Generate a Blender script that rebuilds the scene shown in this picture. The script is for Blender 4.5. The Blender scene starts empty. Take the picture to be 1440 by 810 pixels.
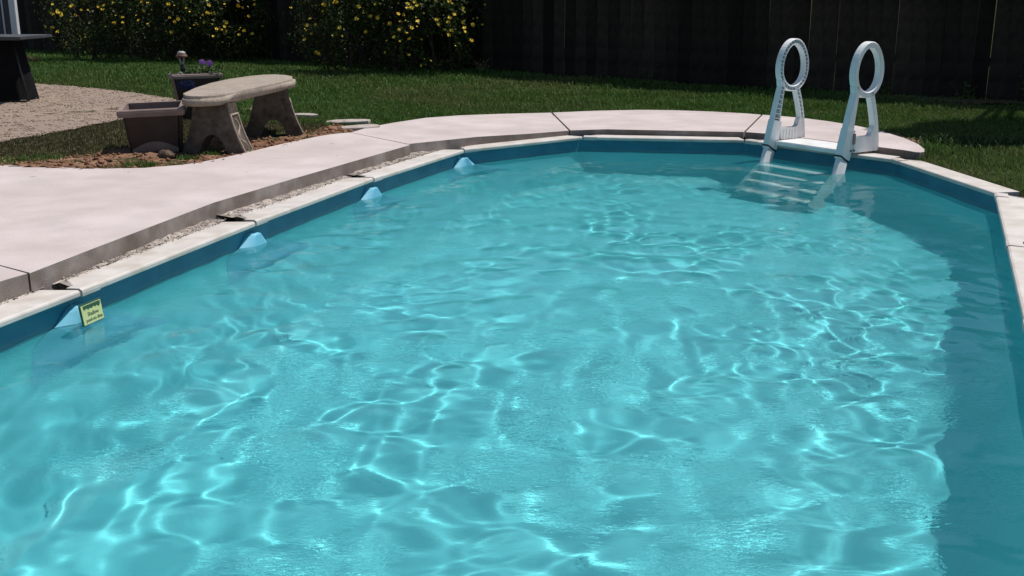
import bpy, bmesh, math, random
import numpy as np
from mathutils import Vector, Matrix

random.seed(7)
rng = np.random.default_rng(11)
scene = bpy.context.scene
C = scene.collection
PI = math.pi

# ------------------------------------------------------------------ camera
CAM_H = 1.12
PITCH = math.atan(410.0 / 1500.0)
cd = bpy.data.cameras.new('camera')
cam = bpy.data.objects.new('camera', cd)
C.objects.link(cam)
cam.location = (0, 0, CAM_H)
cam.rotation_euler = (PI / 2 - PITCH, 0, 0)
cd.sensor_width = 36.0
cd.lens = 37.5
cd.clip_start = 0.05
cd.clip_end = 2000
scene.camera = cam

# ------------------------------------------------------------------ light
SUN_EL = math.radians(64)
SUN_AZ = math.radians(29)          # from +x towards +y (behind the fence, to the right)
S = Vector((math.cos(SUN_EL) * math.cos(SUN_AZ), math.cos(SUN_EL) * math.sin(SUN_AZ), math.sin(SUN_EL)))
w = bpy.data.worlds.new('World')
scene.world = w
w.use_nodes = True
wn = w.node_tree
bg = wn.nodes['Background']
sky = wn.nodes.new('ShaderNodeTexSky')
sky.sky_type = 'NISHITA'
sky.sun_disc = False
sky.sun_elevation = SUN_EL
sky.sun_rotation = PI / 2 - SUN_AZ
sky.air_density = 1.0
sky.dust_density = 0.6
wn.links.new(sky.outputs[0], bg.inputs[0])
bg.inputs[1].default_value = 0.07
sd = bpy.data.lights.new('sun', 'SUN')
sun = bpy.data.objects.new('sun', sd)
C.objects.link(sun)
sd.energy = 4.0
sd.angle = math.radians(0.5)
sd.color = (1.0, 0.955, 0.9)
sun.rotation_euler = (-S).to_track_quat('-Z', 'Y').to_euler()
sun.location = (6, 6, 12)
sd.cycles.is_caustics_light = True
scene.view_settings.view_transform = 'Standard'
scene.view_settings.look = 'None'
scene.view_settings.gamma = 1.0
scene.view_settings.use_curve_mapping = False
scene.view_settings.exposure = 0.22
scene.cycles.use_denoising = True
scene.cycles.max_bounces = 12
scene.cycles.transmission_bounces = 10
scene.cycles.transparent_max_bounces = 8
scene.cycles.sample_clamp_indirect = 3.0
scene.cycles.caustics_refractive = True
scene.cycles.caustics_reflective = False

# ------------------------------------------------------------------ helpers
def prop(o, label=None, cat=None, group=None, kind=None):
    if label: o['label'] = label
    if cat: o['category'] = cat
    if group: o['group'] = group
    if kind: o['kind'] = kind
    return o

def link(name, me, m=None, parent=None, loc=None):
    o = bpy.data.objects.new(name, me)
    C.objects.link(o)
    if m is not None and me is not None:
        if len(me.materials) == 0: me.materials.append(m)
    if parent is not None: o.parent = parent
    if loc is not None: o.location = loc
    return o

def empty(name, loc=(0, 0, 0), rz=0.0):
    o = bpy.data.objects.new(name, None)
    C.objects.link(o)
    o.location = loc
    o.rotation_euler = (0, 0, rz)
    o.empty_display_size = 0.1
    return o

def np_mesh(name, verts, faces, smooth=False):
    """verts (N,3), faces (M,k) arrays -> mesh"""
    me = bpy.data.meshes.new(name)
    verts = np.asarray(verts, dtype=np.float32)
    faces = np.asarray(faces, dtype=np.int32)
    k = faces.shape[1]
    me.vertices.add(len(verts))
    me.vertices.foreach_set('co', verts.ravel())
    me.loops.add(faces.size)
    me.loops.foreach_set('vertex_index', faces.ravel())
    me.polygons.add(len(faces))
    me.polygons.foreach_set('loop_start', np.arange(0, faces.size, k, dtype=np.int32))
    me.polygons.foreach_set('loop_total', np.full(len(faces), k, dtype=np.int32))
    if smooth:
        me.polygons.foreach_set('use_smooth', np.ones(len(faces), dtype=bool))
    me.update(calc_edges=True)
    me.validate()
    return me

def bm_mesh(name, bm, smooth=False):
    me = bpy.data.meshes.new(name)
    bmesh.ops.recalc_face_normals(bm, faces=bm.faces)
    if smooth:
        for f in bm.faces: f.smooth = True
    bm.to_mesh(me)
    bm.free()
    return me

def add_box(bm, cx, cy, cz, sx, sy, sz, mat=None):
    vs = []
    for dx, dy, dz in ((-1,-1,-1),(1,-1,-1),(1,1,-1),(-1,1,-1),(-1,-1,1),(1,-1,1),(1,1,1),(-1,1,1)):
        v = Vector((cx + dx*sx/2, cy + dy*sy/2, cz + dz*sz/2))
        if mat is not None: v = mat @ v
        vs.append(bm.verts.new(v))
    for f in ((0,3,2,1),(4,5,6,7),(0,1,5,4),(1,2,6,5),(2,3,7,6),(3,0,4,7)):
        bm.faces.new([vs[i] for i in f])
    return vs

def add_tube(bm, pts, rad, n=8, cap=True):
    """round tube through pts; rad scalar or list"""
    pts = [Vector(p) for p in pts]
    if not hasattr(rad, '__len__'): rad = [rad] * len(pts)
    rings = []
    up = Vector((0, 0, 1))
    prev = None
    for i, p in enumerate(pts):
        t = (pts[min(i+1, len(pts)-1)] - pts[max(i-1, 0)]).normalized()
        a = prev - t * prev.dot(t) if prev is not None else (up.cross(t) if abs(t.dot(up)) < .95 else Vector((1,0,0)).cross(t))
        a.normalize()
        prev = a
        b = t.cross(a)
        rings.append([bm.verts.new(p + (a*math.cos(2*PI*k/n) + b*math.sin(2*PI*k/n)) * rad[i]) for k in range(n)])
    for i in range(len(rings)-1):
        for k in range(n):
            bm.faces.new((rings[i][k], rings[i][(k+1)%n], rings[i+1][(k+1)%n], rings[i+1][k]))
    if cap:
        bm.faces.new(rings[0][::-1]); bm.faces.new(rings[-1])

def extrude_poly(bm, pts, z0, z1, bevel=0.0, seg=2):
    """pts 2-D outline (ccw); z0/z1 scalars or functions; returns after bevelling the top rim"""
    f0 = z0 if callable(z0) else (lambda x, y: z0)
    f1 = z1 if callable(z1) else (lambda x, y: z1)
    lo = [bm.verts.new((x, y, f0(x, y))) for x, y in pts]
    hi = [bm.verts.new((x, y, f1(x, y))) for x, y in pts]
    n = len(pts)
    bm.faces.new(lo[::-1]); top = bm.faces.new(hi)
    for i in range(n):
        bm.faces.new((lo[i], lo[(i+1)%n], hi[(i+1)%n], hi[i]))
    if bevel > 0:
        bmesh.ops.bevel(bm, geom=list(top.edges), offset=bevel, segments=seg, profile=0.5, affect='EDGES')

def in_poly(px, py, poly):
    px = np.asarray(px); py = np.asarray(py)
    ins = np.zeros(px.shape, bool)
    n = len(poly)
    for i in range(n):
        x0, y0 = poly[i]; x1, y1 = poly[(i+1) % n]
        c = ((y0 > py) != (y1 > py))
        with np.errstate(divide='ignore', invalid='ignore'):
            xi = (x1-x0)*(py-y0)/(y1-y0 if y1 != y0 else 1e-9)+x0
        ins ^= c & (px < xi)
    return ins

def smooth(a, b, x):
    t = np.clip((x-a)/(b-a), 0, 1)
    return t*t*(3-2*t)

# ------------------------------------------------------------------ materials
def mat(name, c1, c2=None, scale=8.0, rough=0.7, bump=0.0, bscale=None, detail=6.0, spec=0.4, c3=None, s3=1.2, f3=0.5,
        coat=0.0, trans=0.0, contrast=(0.35, 0.65), bdist=0.01, rand=0.0):
    m = bpy.data.materials.new(name)
    m.use_nodes = True
    nt = m.node_tree; N = nt.nodes; L = nt.links
    b = N['Principled BSDF']
    b.inputs['Roughness'].default_value = rough
    b.inputs['Specular IOR Level'].default_value = spec
    if coat: b.inputs['Coat Weight'].default_value = coat
    tc = N.new('ShaderNodeTexCoord')
    col = None
    if c2 is None:
        b.inputs['Base Color'].default_value = (*c1, 1)
    else:
        nz = N.new('ShaderNodeTexNoise'); nz.inputs['Scale'].default_value = scale; nz.inputs['Detail'].default_value = detail
        L.new(tc.outputs['Object'], nz.inputs['Vector'])
        rp = N.new('ShaderNodeValToRGB')
        rp.color_ramp.elements[0].position = contrast[0]; rp.color_ramp.elements[1].position = contrast[1]
        rp.color_ramp.elements[0].color = (*c1, 1); rp.color_ramp.elements[1].color = (*c2, 1)
        L.new(nz.outputs['Fac'], rp.inputs['Fac'])
        col = rp.outputs['Color']
        if c3 is not None:
            n3 = N.new('ShaderNodeTexNoise'); n3.inputs['Scale'].default_value = s3; n3.inputs['Detail'].default_value = 5
            L.new(tc.outputs['Object'], n3.inputs['Vector'])
            r3 = N.new('ShaderNodeValToRGB')
            r3.color_ramp.elements[0].position = 0.45; r3.color_ramp.elements[1].position = 0.7
            r3.color_ramp.elements[0].color = (0,0,0,1); r3.color_ramp.elements[1].color = (f3,f3,f3,1)
            L.new(n3.outputs['Fac'], r3.inputs['Fac'])
            mx = N.new('ShaderNodeMix'); mx.data_type = 'RGBA'
            L.new(r3.outputs['Color'], mx.inputs[0]); L.new(col, mx.inputs[6]); mx.inputs[7].default_value = (*c3, 1)
            col = mx.outputs[2]
        if rand > 0:
            ri = N.new('ShaderNodeObjectInfo')
            mr = N.new('ShaderNodeMapRange'); mr.inputs[3].default_value = 1-rand; mr.inputs[4].default_value = 1+rand
            L.new(ri.outputs['Random'], mr.inputs[0])
            hs = N.new('ShaderNodeHueSaturation'); L.new(mr.outputs[0], hs.inputs['Value']); L.new(col, hs.inputs['Color'])
            col = hs.outputs['Color']
        L.new(col, b.inputs['Base Color'])
    if bump > 0:
        nb = N.new('ShaderNodeTexNoise'); nb.inputs['Scale'].default_value = bscale or scale*4; nb.inputs['Detail'].default_value = 8
        L.new(tc.outputs['Object'], nb.inputs['Vector'])
        bp = N.new('ShaderNodeBump'); bp.inputs['Strength'].default_value = bump; bp.inputs['Distance'].default_value = bdist
        L.new(nb.outputs['Fac'], bp.inputs['Height']); L.new(bp.outputs['Normal'], b.inputs['Normal'])
    if trans > 0:
        tr = N.new('ShaderNodeBsdfTranslucent')
        if col is not None: L.new(col, tr.inputs['Color'])
        else: tr.inputs['Color'].default_value = (*c1, 1)
        ms = N.new('ShaderNodeMixShader'); ms.inputs[0].default_value = trans
        L.new(b.outputs[0], ms.inputs[1]); L.new(tr.outputs[0], ms.inputs[2])
        L.new(ms.outputs[0], N['Material Output'].inputs['Surface'])
    return m

M = {}
WATER_Z = -0.212
def concrete_mat():
    m = mat('concrete', (0.475, 0.412, 0.395), (0.56, 0.487, 0.47), 3.2, 0.85, 0.3, 190, spec=0.2, c3=(0.40, 0.34, 0.315), s3=1.0, f3=0.6, bdist=0.005, detail=12)
    N = m.node_tree.nodes; L = m.node_tree.links
    b = N['Principled BSDF']; src = b.inputs['Base Color'].links[0].from_socket
    tc = N.new('ShaderNodeTexCoord')
    def layer(src, scale, lo, hi, colour, f, kind='noise'):
        if kind == 'noise':
            t = N.new('ShaderNodeTexNoise'); t.inputs['Detail'].default_value = 3; out = t.outputs['Fac']
        else:
            t = N.new('ShaderNodeTexVoronoi'); out = t.outputs['Distance']
        t.inputs['Scale'].default_value = scale
        L.new(tc.outputs['Object'], t.inputs['Vector'])
        r = N.new('ShaderNodeMapRange'); r.inputs[1].default_value = lo; r.inputs[2].default_value = hi; r.inputs[3].default_value = 0; r.inputs[4].default_value = f
        L.new(out, r.inputs[0])
        x = N.new('ShaderNodeMix'); x.data_type = 'RGBA'
        L.new(r.outputs[0], x.inputs[0]); L.new(src, x.inputs[6]); x.inputs[7].default_value = (*colour, 1)
        return x.outputs[2]
    src = layer(src, 70, 0.60, 0.72, (0.30, 0.25, 0.23), 0.45)                 # sandy grain
    src = layer(src, 4.5, 0.055, 0.03, (0.14, 0.11, 0.09), 0.8, 'vor')         # scattered specks of dirt
    src = layer(src, 1.1, 0.035, 0.0, (0.2, 0.17, 0.15), 0.9, 'vor')
    L.new(src, b.inputs['Base Color'])
    return m
M['concrete'] = concrete_mat()
M['edge'] = mat('stained_shaded_edge', (0.20, 0.165, 0.145), (0.33, 0.29, 0.27), 7, 0.9, 0.4, 120, spec=0.1, c3=(0.13, 0.10, 0.085), s3=2.4, f3=0.7, bdist=0.005)  # dirt stains and the shade of the upright faces, both in the colour
M['coping'] = mat('coping', (0.53, 0.485, 0.45), (0.60, 0.56, 0.52), 9, 0.6, 0.12, 90, spec=0.3, c3=(0.42, 0.37, 0.31), s3=6, f3=0.75, bdist=0.003)
def liner_mat():
    # coping shade painted in as a deep blue band along the rim, pale turquoise below it
    m = mat('pool_liner', (0.165, 0.61, 0.67), (0.175, 0.65, 0.71), 2.0, 0.45, 0.12, 9, spec=0.3, bdist=0.01)
    N = m.node_tree.nodes; L = m.node_tree.links
    b = N['Principled BSDF']
    src = b.inputs['Base Color'].links[0].from_socket
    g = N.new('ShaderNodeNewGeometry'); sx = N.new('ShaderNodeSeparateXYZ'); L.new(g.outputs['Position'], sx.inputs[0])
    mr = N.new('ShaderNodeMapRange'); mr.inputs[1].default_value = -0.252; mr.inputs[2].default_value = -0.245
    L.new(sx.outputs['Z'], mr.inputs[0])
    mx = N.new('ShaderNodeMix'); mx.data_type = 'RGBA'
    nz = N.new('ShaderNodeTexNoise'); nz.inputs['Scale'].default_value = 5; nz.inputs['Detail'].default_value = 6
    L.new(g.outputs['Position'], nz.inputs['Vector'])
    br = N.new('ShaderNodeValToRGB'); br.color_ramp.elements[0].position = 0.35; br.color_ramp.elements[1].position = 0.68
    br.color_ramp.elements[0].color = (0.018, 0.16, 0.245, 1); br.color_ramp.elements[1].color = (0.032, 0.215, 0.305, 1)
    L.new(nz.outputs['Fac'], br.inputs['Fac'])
    # pale scum line just above the water
    ad = N.new('ShaderNodeMath'); ad.operation = 'MULTIPLY_ADD'; ad.inputs[1].default_value = 0.02
    L.new(nz.outputs['Fac'], ad.inputs[0]); L.new(sx.outputs['Z'], ad.inputs[2])
    sc = N.new('ShaderNodeMapRange'); sc.inputs[1].default_value = WATER_Z+0.034; sc.inputs[2].default_value = WATER_Z+0.018; sc.inputs[3].default_value = 0; sc.inputs[4].default_value = 0.35
    L.new(ad.outputs[0], sc.inputs[0])
    sm = N.new('ShaderNodeMix'); sm.data_type = 'RGBA'; sm.inputs[7].default_value = (0.16, 0.26, 0.27, 1)
    L.new(sc.outputs[0], sm.inputs[0]); L.new(br.outputs['Color'], sm.inputs[6])
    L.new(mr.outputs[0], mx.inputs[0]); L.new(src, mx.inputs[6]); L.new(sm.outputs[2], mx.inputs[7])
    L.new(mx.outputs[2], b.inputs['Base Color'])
    return m
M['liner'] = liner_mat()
M['pad'] = mat('sunlit_liner', (0.14, 0.44, 0.59), (0.16, 0.48, 0.63), 5, 0.5, 0.08, 14, spec=0.3)  # liner coloured as if in sun, against the darkened rim band
M['soil'] = mat('soil', (0.13, 0.065, 0.038), (0.25, 0.14, 0.085), 14, 0.95, 0.8, 45, spec=0.1, c3=(0.33, 0.22, 0.15), s3=3, f3=0.7, bdist=0.02)
M['drysoil'] = mat('dry_soil', (0.13, 0.085, 0.055), (0.24, 0.165, 0.11), 11, 0.95, 0.8, 50, spec=0.1, c3=(0.09, 0.075, 0.035), s3=4, f3=0.7, bdist=0.02)
M['clod'] = mat('clod', (0.11, 0.055, 0.033), (0.26, 0.145, 0.09), 20, 0.95, 0.6, 80, spec=0.1)
M['trench'] = mat('trench_dirt', (0.02, 0.016, 0.013), (0.04, 0.032, 0.026), 20, 0.95, 0.6, 60, spec=0.1)
M['grit'] = mat('grit', (0.30, 0.25, 0.215), (0.52, 0.465, 0.42), 30, 0.9, 0.6, 150, spec=0.1, c3=(0.08, 0.06, 0.05), s3=14, f3=0.8)
M['pebble'] = mat('pebble', (0.09, 0.065, 0.052), (0.5, 0.45, 0.41), 50, 0.9, spec=0.2, contrast=(0.42, 0.58))
M['gstone'] = mat('gravel_stone', (0.20, 0.145, 0.11), (0.36, 0.275, 0.215), 60, 0.9, spec=0.15, contrast=(0.40, 0.60), c3=(0.24, 0.17, 0.13), s3=1.3, f3=0.5)
M['gravel'] = mat('gravel', (0.20, 0.15, 0.118), (0.35, 0.275, 0.22), 55, 0.9, 0.7, 120, spec=0.15, c3=(0.26, 0.2, 0.165), s3=1.5, f3=0.6, contrast=(0.38, 0.62))
M['turf'] = mat('turf', (0.022, 0.030, 0.010), (0.045, 0.055, 0.018), 6, 0.95, 0.6, 60, spec=0.05, c3=(0.075, 0.058, 0.03), s3=0.9, f3=0.6)
M['fence'] = mat('fence_wood', (0.016, 0.0125, 0.0105), (0.036, 0.028, 0.022), 6, 0.85, 0.4, 40, spec=0.15, rand=0.6)
M['white'] = mat('white_plastic', (0.78, 0.78, 0.775), (0.83, 0.825, 0.82), 7, 0.38, 0.03, 60, spec=0.45, c3=(0.5, 0.46, 0.42), s3=5, f3=0.35)
M['black'] = mat('black_rubber', (0.012, 0.012, 0.013), rough=0.6)
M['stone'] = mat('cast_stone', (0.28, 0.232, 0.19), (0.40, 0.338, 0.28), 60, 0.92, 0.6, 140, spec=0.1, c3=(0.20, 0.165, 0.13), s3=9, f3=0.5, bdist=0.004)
M['legshade'] = mat('shaded_stone', (0.058, 0.046, 0.036), (0.11, 0.088, 0.070), 26, 0.92, 0.6, 110, spec=0.1, c3=(0.20, 0.17, 0.14), s3=7, f3=0.6, bdist=0.005)  # stone darkened to paint in the shade on the bench legs
M['planterrim'] = mat('faded_plastic', (0.21, 0.15, 0.13), (0.27, 0.20, 0.175), 7, 0.6, 0.05, 60, spec=0.3)
M['planter'] = mat('brown_plastic', (0.038, 0.021, 0.017), (0.05, 0.029, 0.024), 6, 0.5, 0.05, 60, spec=0.4, c3=(0.07, 0.047, 0.04), s3=3, f3=0.4)
M['potsoil'] = mat('potting_soil', (0.03, 0.02, 0.014), (0.07, 0.045, 0.03), 40, 0.95, 0.6, 80, spec=0.1)
M['darkpot'] = mat('dark_pot', (0.018, 0.011, 0.009), (0.028, 0.018, 0.014), 9, 0.5, 0.05, 60, spec=0.35)
M['potrim'] = mat('pot_rim', (0.20, 0.155, 0.135), (0.27, 0.21, 0.185), 9, 0.6, 0.1, 60, spec=0.3)
M['bluebag'] = mat('blue_plastic', (0.010, 0.014, 0.075), (0.018, 0.025, 0.13), 12, 0.3, 0.3, 30, spec=0.5)
M['purple'] = mat('purple_petal', (0.24, 0.07, 0.42), (0.42, 0.2, 0.62), 20, 0.6, trans=0.2)
M['yellow'] = mat('yellow_petal', (0.62, 0.38, 0.015), (0.80, 0.60, 0.07), 3, 0.6, spec=0.2)
M['leaf'] = mat('shrub_leaf', (0.022, 0.040, 0.009), (0.065, 0.095, 0.022), 2.2, 0.55, spec=0.2, c3=(0.07, 0.08, 0.022), s3=1.6, f3=0.5, trans=0.15)
M['bark'] = mat('bark', (0.05, 0.035, 0.025), (0.09, 0.065, 0.045), 14, 0.9, 0.7, 40, spec=0.1)
M['treeleaf'] = mat('tree_leaf', (0.03, 0.05, 0.014), (0.06, 0.09, 0.025), 3, 0.6, spec=0.2, trans=0.2)
M['weed'] = mat('weed_leaf', (0.03, 0.06, 0.015), (0.055, 0.09, 0.025), 9, 0.6, spec=0.2)
M['paintwhite'] = mat('white_paint', (0.62, 0.62, 0.66), (0.70, 0.70, 0.73), 6, 0.5, 0.05, 40)
M['screen'] = mat('dark_screen', (0.06, 0.055, 0.065), (0.085, 0.08, 0.09), 30, 0.8)
M['tabletop'] = mat('table_top', (0.05, 0.05, 0.052), (0.075, 0.075, 0.078), 8, 0.55)
M['cloth'] = mat('black_cloth', (0.006, 0.006, 0.007), (0.01, 0.01, 0.011), 9, 0.9, spec=0.1)
M['darkmetal'] = mat('dark_metal', (0.02, 0.02, 0.02), (0.03, 0.03, 0.03), 12, 0.5)
M['flag'] = mat('flagstone', (0.33, 0.28, 0.245), (0.46, 0.40, 0.36), 16, 0.9, 0.5, 70, spec=0.15)
M['rock'] = mat('brown_rock', (0.07, 0.048, 0.035), (0.16, 0.115, 0.085), 18, 0.95, 0.8, 70, spec=0.1)
M['rust'] = mat('rusty_metal', (0.11, 0.045, 0.03), (0.2, 0.1, 0.07), 14, 0.7)
M['greymetal'] = mat('grey_metal', (0.3, 0.28, 0.27), (0.42, 0.4, 0.39), 12, 0.45)
M['signface'] = mat('sign_face', (0.52, 0.56, 0.25), (0.58, 0.62, 0.30), 12, 0.5)
M['signdark'] = mat('sign_print', (0.02, 0.07, 0.035), (0.03, 0.10, 0.05), 60, 0.5)
M['drygrass'] = mat('dry_grass', (0.17, 0.12, 0.06), (0.28, 0.21, 0.12), 9, 0.9, spec=0.1)

# grass: colour varies over the ground (green to straw), one value per place
def grass_mat(name, ca, cb, dry):
    m = bpy.data.materials.new(name); m.use_nodes = True
    nt = m.node_tree; N = nt.nodes; L = nt.links
    b = N['Principled BSDF']; b.inputs['Roughness'].default_value = 0.6; b.inputs['Specular IOR Level'].default_value = 0.2
    tc = N.new('ShaderNodeTexCoord')
    def ramp(scale, lo, hi, c0, c1, detail=4):
        nz = N.new('ShaderNodeTexNoise'); nz.inputs['Scale'].default_value = scale; nz.inputs['Detail'].default_value = detail
        L.new(tc.outputs['Object'], nz.inputs['Vector'])
        r = N.new('ShaderNodeValToRGB'); r.color_ramp.elements[0].position = lo; r.color_ramp.elements[1].position = hi
        r.color_ramp.elements[0].color = (*c0, 1); r.color_ramp.elements[1].color = (*c1, 1)
        L.new(nz.outputs['Fac'], r.inputs['Fac']); return r.outputs['Color']
    green = ramp(30, 0.3, 0.7, ca, cb)
    f = ramp(0.55, 0.47, 0.72, (0, 0, 0), (0.75, 0.75, 0.75))
    mx = N.new('ShaderNodeMix'); mx.data_type = 'RGBA'
    L.new(f, mx.inputs[0]); L.new(green, mx.inputs[6]); mx.inputs[7].default_value = (*dry, 1)
    L.new(mx.outputs[2], b.inputs['Base Color'])
    tr = N.new('ShaderNodeBsdfTranslucent'); L.new(mx.outputs[2], tr.inputs['Color'])
    ms = N.new('ShaderNodeMixShader'); ms.inputs[0].default_value = 0.3
    L.new(b.outputs[0], ms.inputs[1]); L.new(tr.outputs[0], ms.inputs[2])
    L.new(ms.outputs[0], N['Material Output'].inputs['Surface'])
    return m
M['grass'] = grass_mat('grass', (0.050, 0.112, 0.019), (0.112, 0.202, 0.044), (0.15, 0.148, 0.055))
M['drypatch'] = grass_mat('sparse_grass', (0.065, 0.06, 0.025), (0.115, 0.095, 0.045), (0.13, 0.092, 0.052))

def water_mat():
    m = bpy.data.materials.new('water'); m.use_nodes = True
    nt = m.node_tree; N = nt.nodes; L = nt.links
    N.remove(N['Principled BSDF'])
    rf = N.new('ShaderNodeBsdfRefraction'); rf.inputs['IOR'].default_value = 1.33; rf.inputs['Roughness'].default_value = 0.0
    rf.inputs['Color'].default_value = (0.88, 0.99, 0.985, 1)
    gl = N.new('ShaderNodeBsdfGlossy'); gl.inputs['Roughness'].default_value = 0.0
    fr = N.new('ShaderNodeFresnel'); fr.inputs['IOR'].default_value = 1.33
    # capillary ripples too fine for the mesh, in drifting patches
    tc = N.new('ShaderNodeTexCoord')
    pn = N.new('ShaderNodeTexNoise'); pn.inputs['Scale'].default_value = 2.3; pn.inputs['Detail'].default_value = 3; pn.inputs['Distortion'].default_value = 0.6
    L.new(tc.outputs['Object'], pn.inputs['Vector'])
    pm = N.new('ShaderNodeMapRange'); pm.inputs[1].default_value = 0.48; pm.inputs[2].default_value = 0.66; pm.inputs[3].default_value = 0.04; pm.inputs[4].default_value = 1.0
    L.new(pn.outputs['Fac'], pm.inputs[0])
    cn = N.new('ShaderNodeTexNoise'); cn.inputs['Scale'].default_value = 34; cn.inputs['Detail'].default_value = 2; cn.inputs['Distortion'].default_value = 1.2
    mp = N.new('ShaderNodeMapping'); mp.inputs['Rotation'].default_value = (0, 0, 0.5); mp.inputs['Scale'].default_value = (0.7, 1.5, 1)
    L.new(tc.outputs['Object'], mp.inputs['Vector']); L.new(mp.outputs[0], cn.inputs['Vector'])
    bp = N.new('ShaderNodeBump'); bp.inputs['Distance'].default_value = 0.004
    L.new(pm.outputs[0], bp.inputs['Strength']); L.new(cn.outputs['Fac'], bp.inputs['Height'])
    for nd in (rf, gl, fr): L.new(bp.outputs['Normal'], nd.inputs['Normal'])
    ms = N.new('ShaderNodeMixShader')
    L.new(fr.outputs[0], ms.inputs[0]); L.new(rf.outputs[0], ms.inputs[1]); L.new(gl.outputs[0], ms.inputs[2])
    # fine suspended matter: a little of the light is scattered back up and down
    df = N.new('ShaderNodeBsdfDiffuse'); df.inputs['Color'].default_value = (0.13, 0.76, 0.81, 1)
    tl = N.new('ShaderNodeBsdfTranslucent'); tl.inputs['Color'].default_value = (0.30, 0.93, 0.97, 1)
    m1 = N.new('ShaderNodeMixShader'); m1.inputs[0].default_value = 0.60
    L.new(df.outputs[0], m1.inputs[1]); L.new(tl.outputs[0], m1.inputs[2])
    m2 = N.new('ShaderNodeMixShader'); m2.inputs[0].default_value = 0.15
    L.new(ms.outputs[0], m2.inputs[1]); L.new(m1.outputs[0], m2.inputs[2])
    L.new(m2.outputs[0], N['Material Output'].inputs['Surface'])
    return m
M['water'] = water_mat()

# ------------------------------------------------------------------ layout of the pool
COPE_Z = -0.08
FLOOR_Z = -1.22
COVE = 0.60
V = [(-2.26, 2.93), (-1.83, 4.36), (-1.42, 5.79), (-0.95, 7.26), (-0.39, 8.67), (0.63, 9.49), (2.02, 9.28), (2.91, 8.16),
     (3.06, 6.68), (2.52, 5.31), (1.98, 3.95), (1.44, 2.59), (0.60, 1.15), (-0.55, 0.35), (-1.75, 0.62), (-2.35, 1.65)]
NV = len(V)                      # clockwise seen from above

def seg_in(i):
    """inward normal of segment i (V[i] -> V[i+1])"""
    a = Vector(V[i]); b = Vector(V[(i+1) % NV]); d = (b-a).normalized()
    return Vector((d.y, -d.x))

def offset_poly(off):
    """outline moved outwards by off (mitred)"""
    out = []
    for i in range(NV):
        n0 = seg_in(i-1); n1 = seg_in(i)
        bis = (n0+n1); bis = bis / bis.dot(n1)
        p = Vector(V[i]) - bis*off
        out.append((p.x, p.y))
    return out

WALL = offset_poly(0.04)
OUTER = offset_poly(0.19)

def dist_to_pool(px, py):
    """signed distance outside of the lip outline (convex: max over segments)"""
    d = np.full(np.shape(px), -99.0)
    for i in range(NV):
        n = seg_in(i); a = V[i]
        d = np.maximum(d, -((px-a[0])*n.x + (py-a[1])*n.y))
    return d

def ground_z(x, y):
    x = np.asarray(x, float); y = np.asarray(y, float)
    r = np.hypot(x-0.5, y-6.0)
    base = -0.09 + 0.17*smooth(4.5, 9.5, r)
    left = -0.09 + 0.078*smooth(-0.8, -1.6, x)
    return np.maximum(base, left) + 0.006*np.sin(1.7*x+0.6*y)*np.sin(1.3*y-0.4*x)

# ------------------------------------------------------------------ concrete deck (slabs)
def far_z(x, y):
    return float(-0.04*smooth(-0.9, 0.45, np.array(x)))
slabs = [
    # near slab, big left slab, sinking slab, far slab, end slab with the rounded end
    [(-2.75, 2.2), (-2.30, 3.4), (-2.075, 4.23), (-2.033, 4.333), (-2.297, 4.526), (-6.5, 7.5), (-8.0, 7.0), (-8.0, 2.2)],
    [(-2.028, 4.342), (-1.93, 4.78), (-1.68, 5.92), (-1.40, 6.72), (-1.18, 7.31), (-0.80, 8.36), (-1.385, 9.14), (-1.50, 9.05), (-1.61, 8.88), (-1.83, 8.35), (-1.99, 7.88), (-2.12, 7.56),
     (-2.27, 7.32), (-2.49, 7.18), (-2.75, 7.15), (-2.99, 7.19), (-3.53, 7.31), (-4.6, 7.48), (-6.48, 7.512), (-2.293, 4.532)],
    [(-0.82, 8.41), (-0.30, 8.97), (0.14, 9.32), (0.51, 9.61), (0.405, 11.13), (-0.14, 10.85), (-0.50, 10.58), (-0.83, 10.28), (-1.10, 9.85), (-1.28, 9.50), (-1.378, 9.146)],
    [(0.525, 9.62), (0.86, 9.70), (2.055, 9.50), (2.535, 10.94), (2.40, 11.06), (2.09, 11.24), (1.70, 11.38), (1.36, 11.42), (0.90, 11.33), (0.42, 11.14)],
    [(2.07, 9.49), (2.24, 9.38), (3.06, 8.36), (3.115, 8.24), (3.15, 8.22), (3.20, 8.26), (3.25, 8.40), (3.31, 8.70), (3.33, 9.10), (3.30, 9.55), (3.21, 9.95), (3.05, 10.35), (2.88, 10.62), (2.70, 10.82), (2.55, 10.93)],
]
deck = empty('deck', (0, 0, 0))
prop(deck, 'pale pinkish concrete deck curving round the pool', kind='structure')
for pts in slabs:
    bm = bmesh.new()
    area = sum(pts[i][0]*pts[(i+1) % len(pts)][1]-pts[(i+1) % len(pts)][0]*pts[i][1] for i in range(len(pts)))
    if area < 0: pts = pts[::-1]
    k = slabs.index(pts) if pts in slabs else -1
    extrude_poly(bm, pts, -0.26, (lambda x, y: far_z(x, y)), bevel=0.003, seg=2)
    bmesh.ops.triangulate(bm, faces=[f for f in bm.faces if len(f.verts) > 4])
    bm.normal_update()
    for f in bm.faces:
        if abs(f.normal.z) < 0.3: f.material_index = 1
    me = bm_mesh('slab', bm)
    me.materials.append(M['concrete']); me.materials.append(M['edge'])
    link('slab', me, None, deck)

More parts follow.
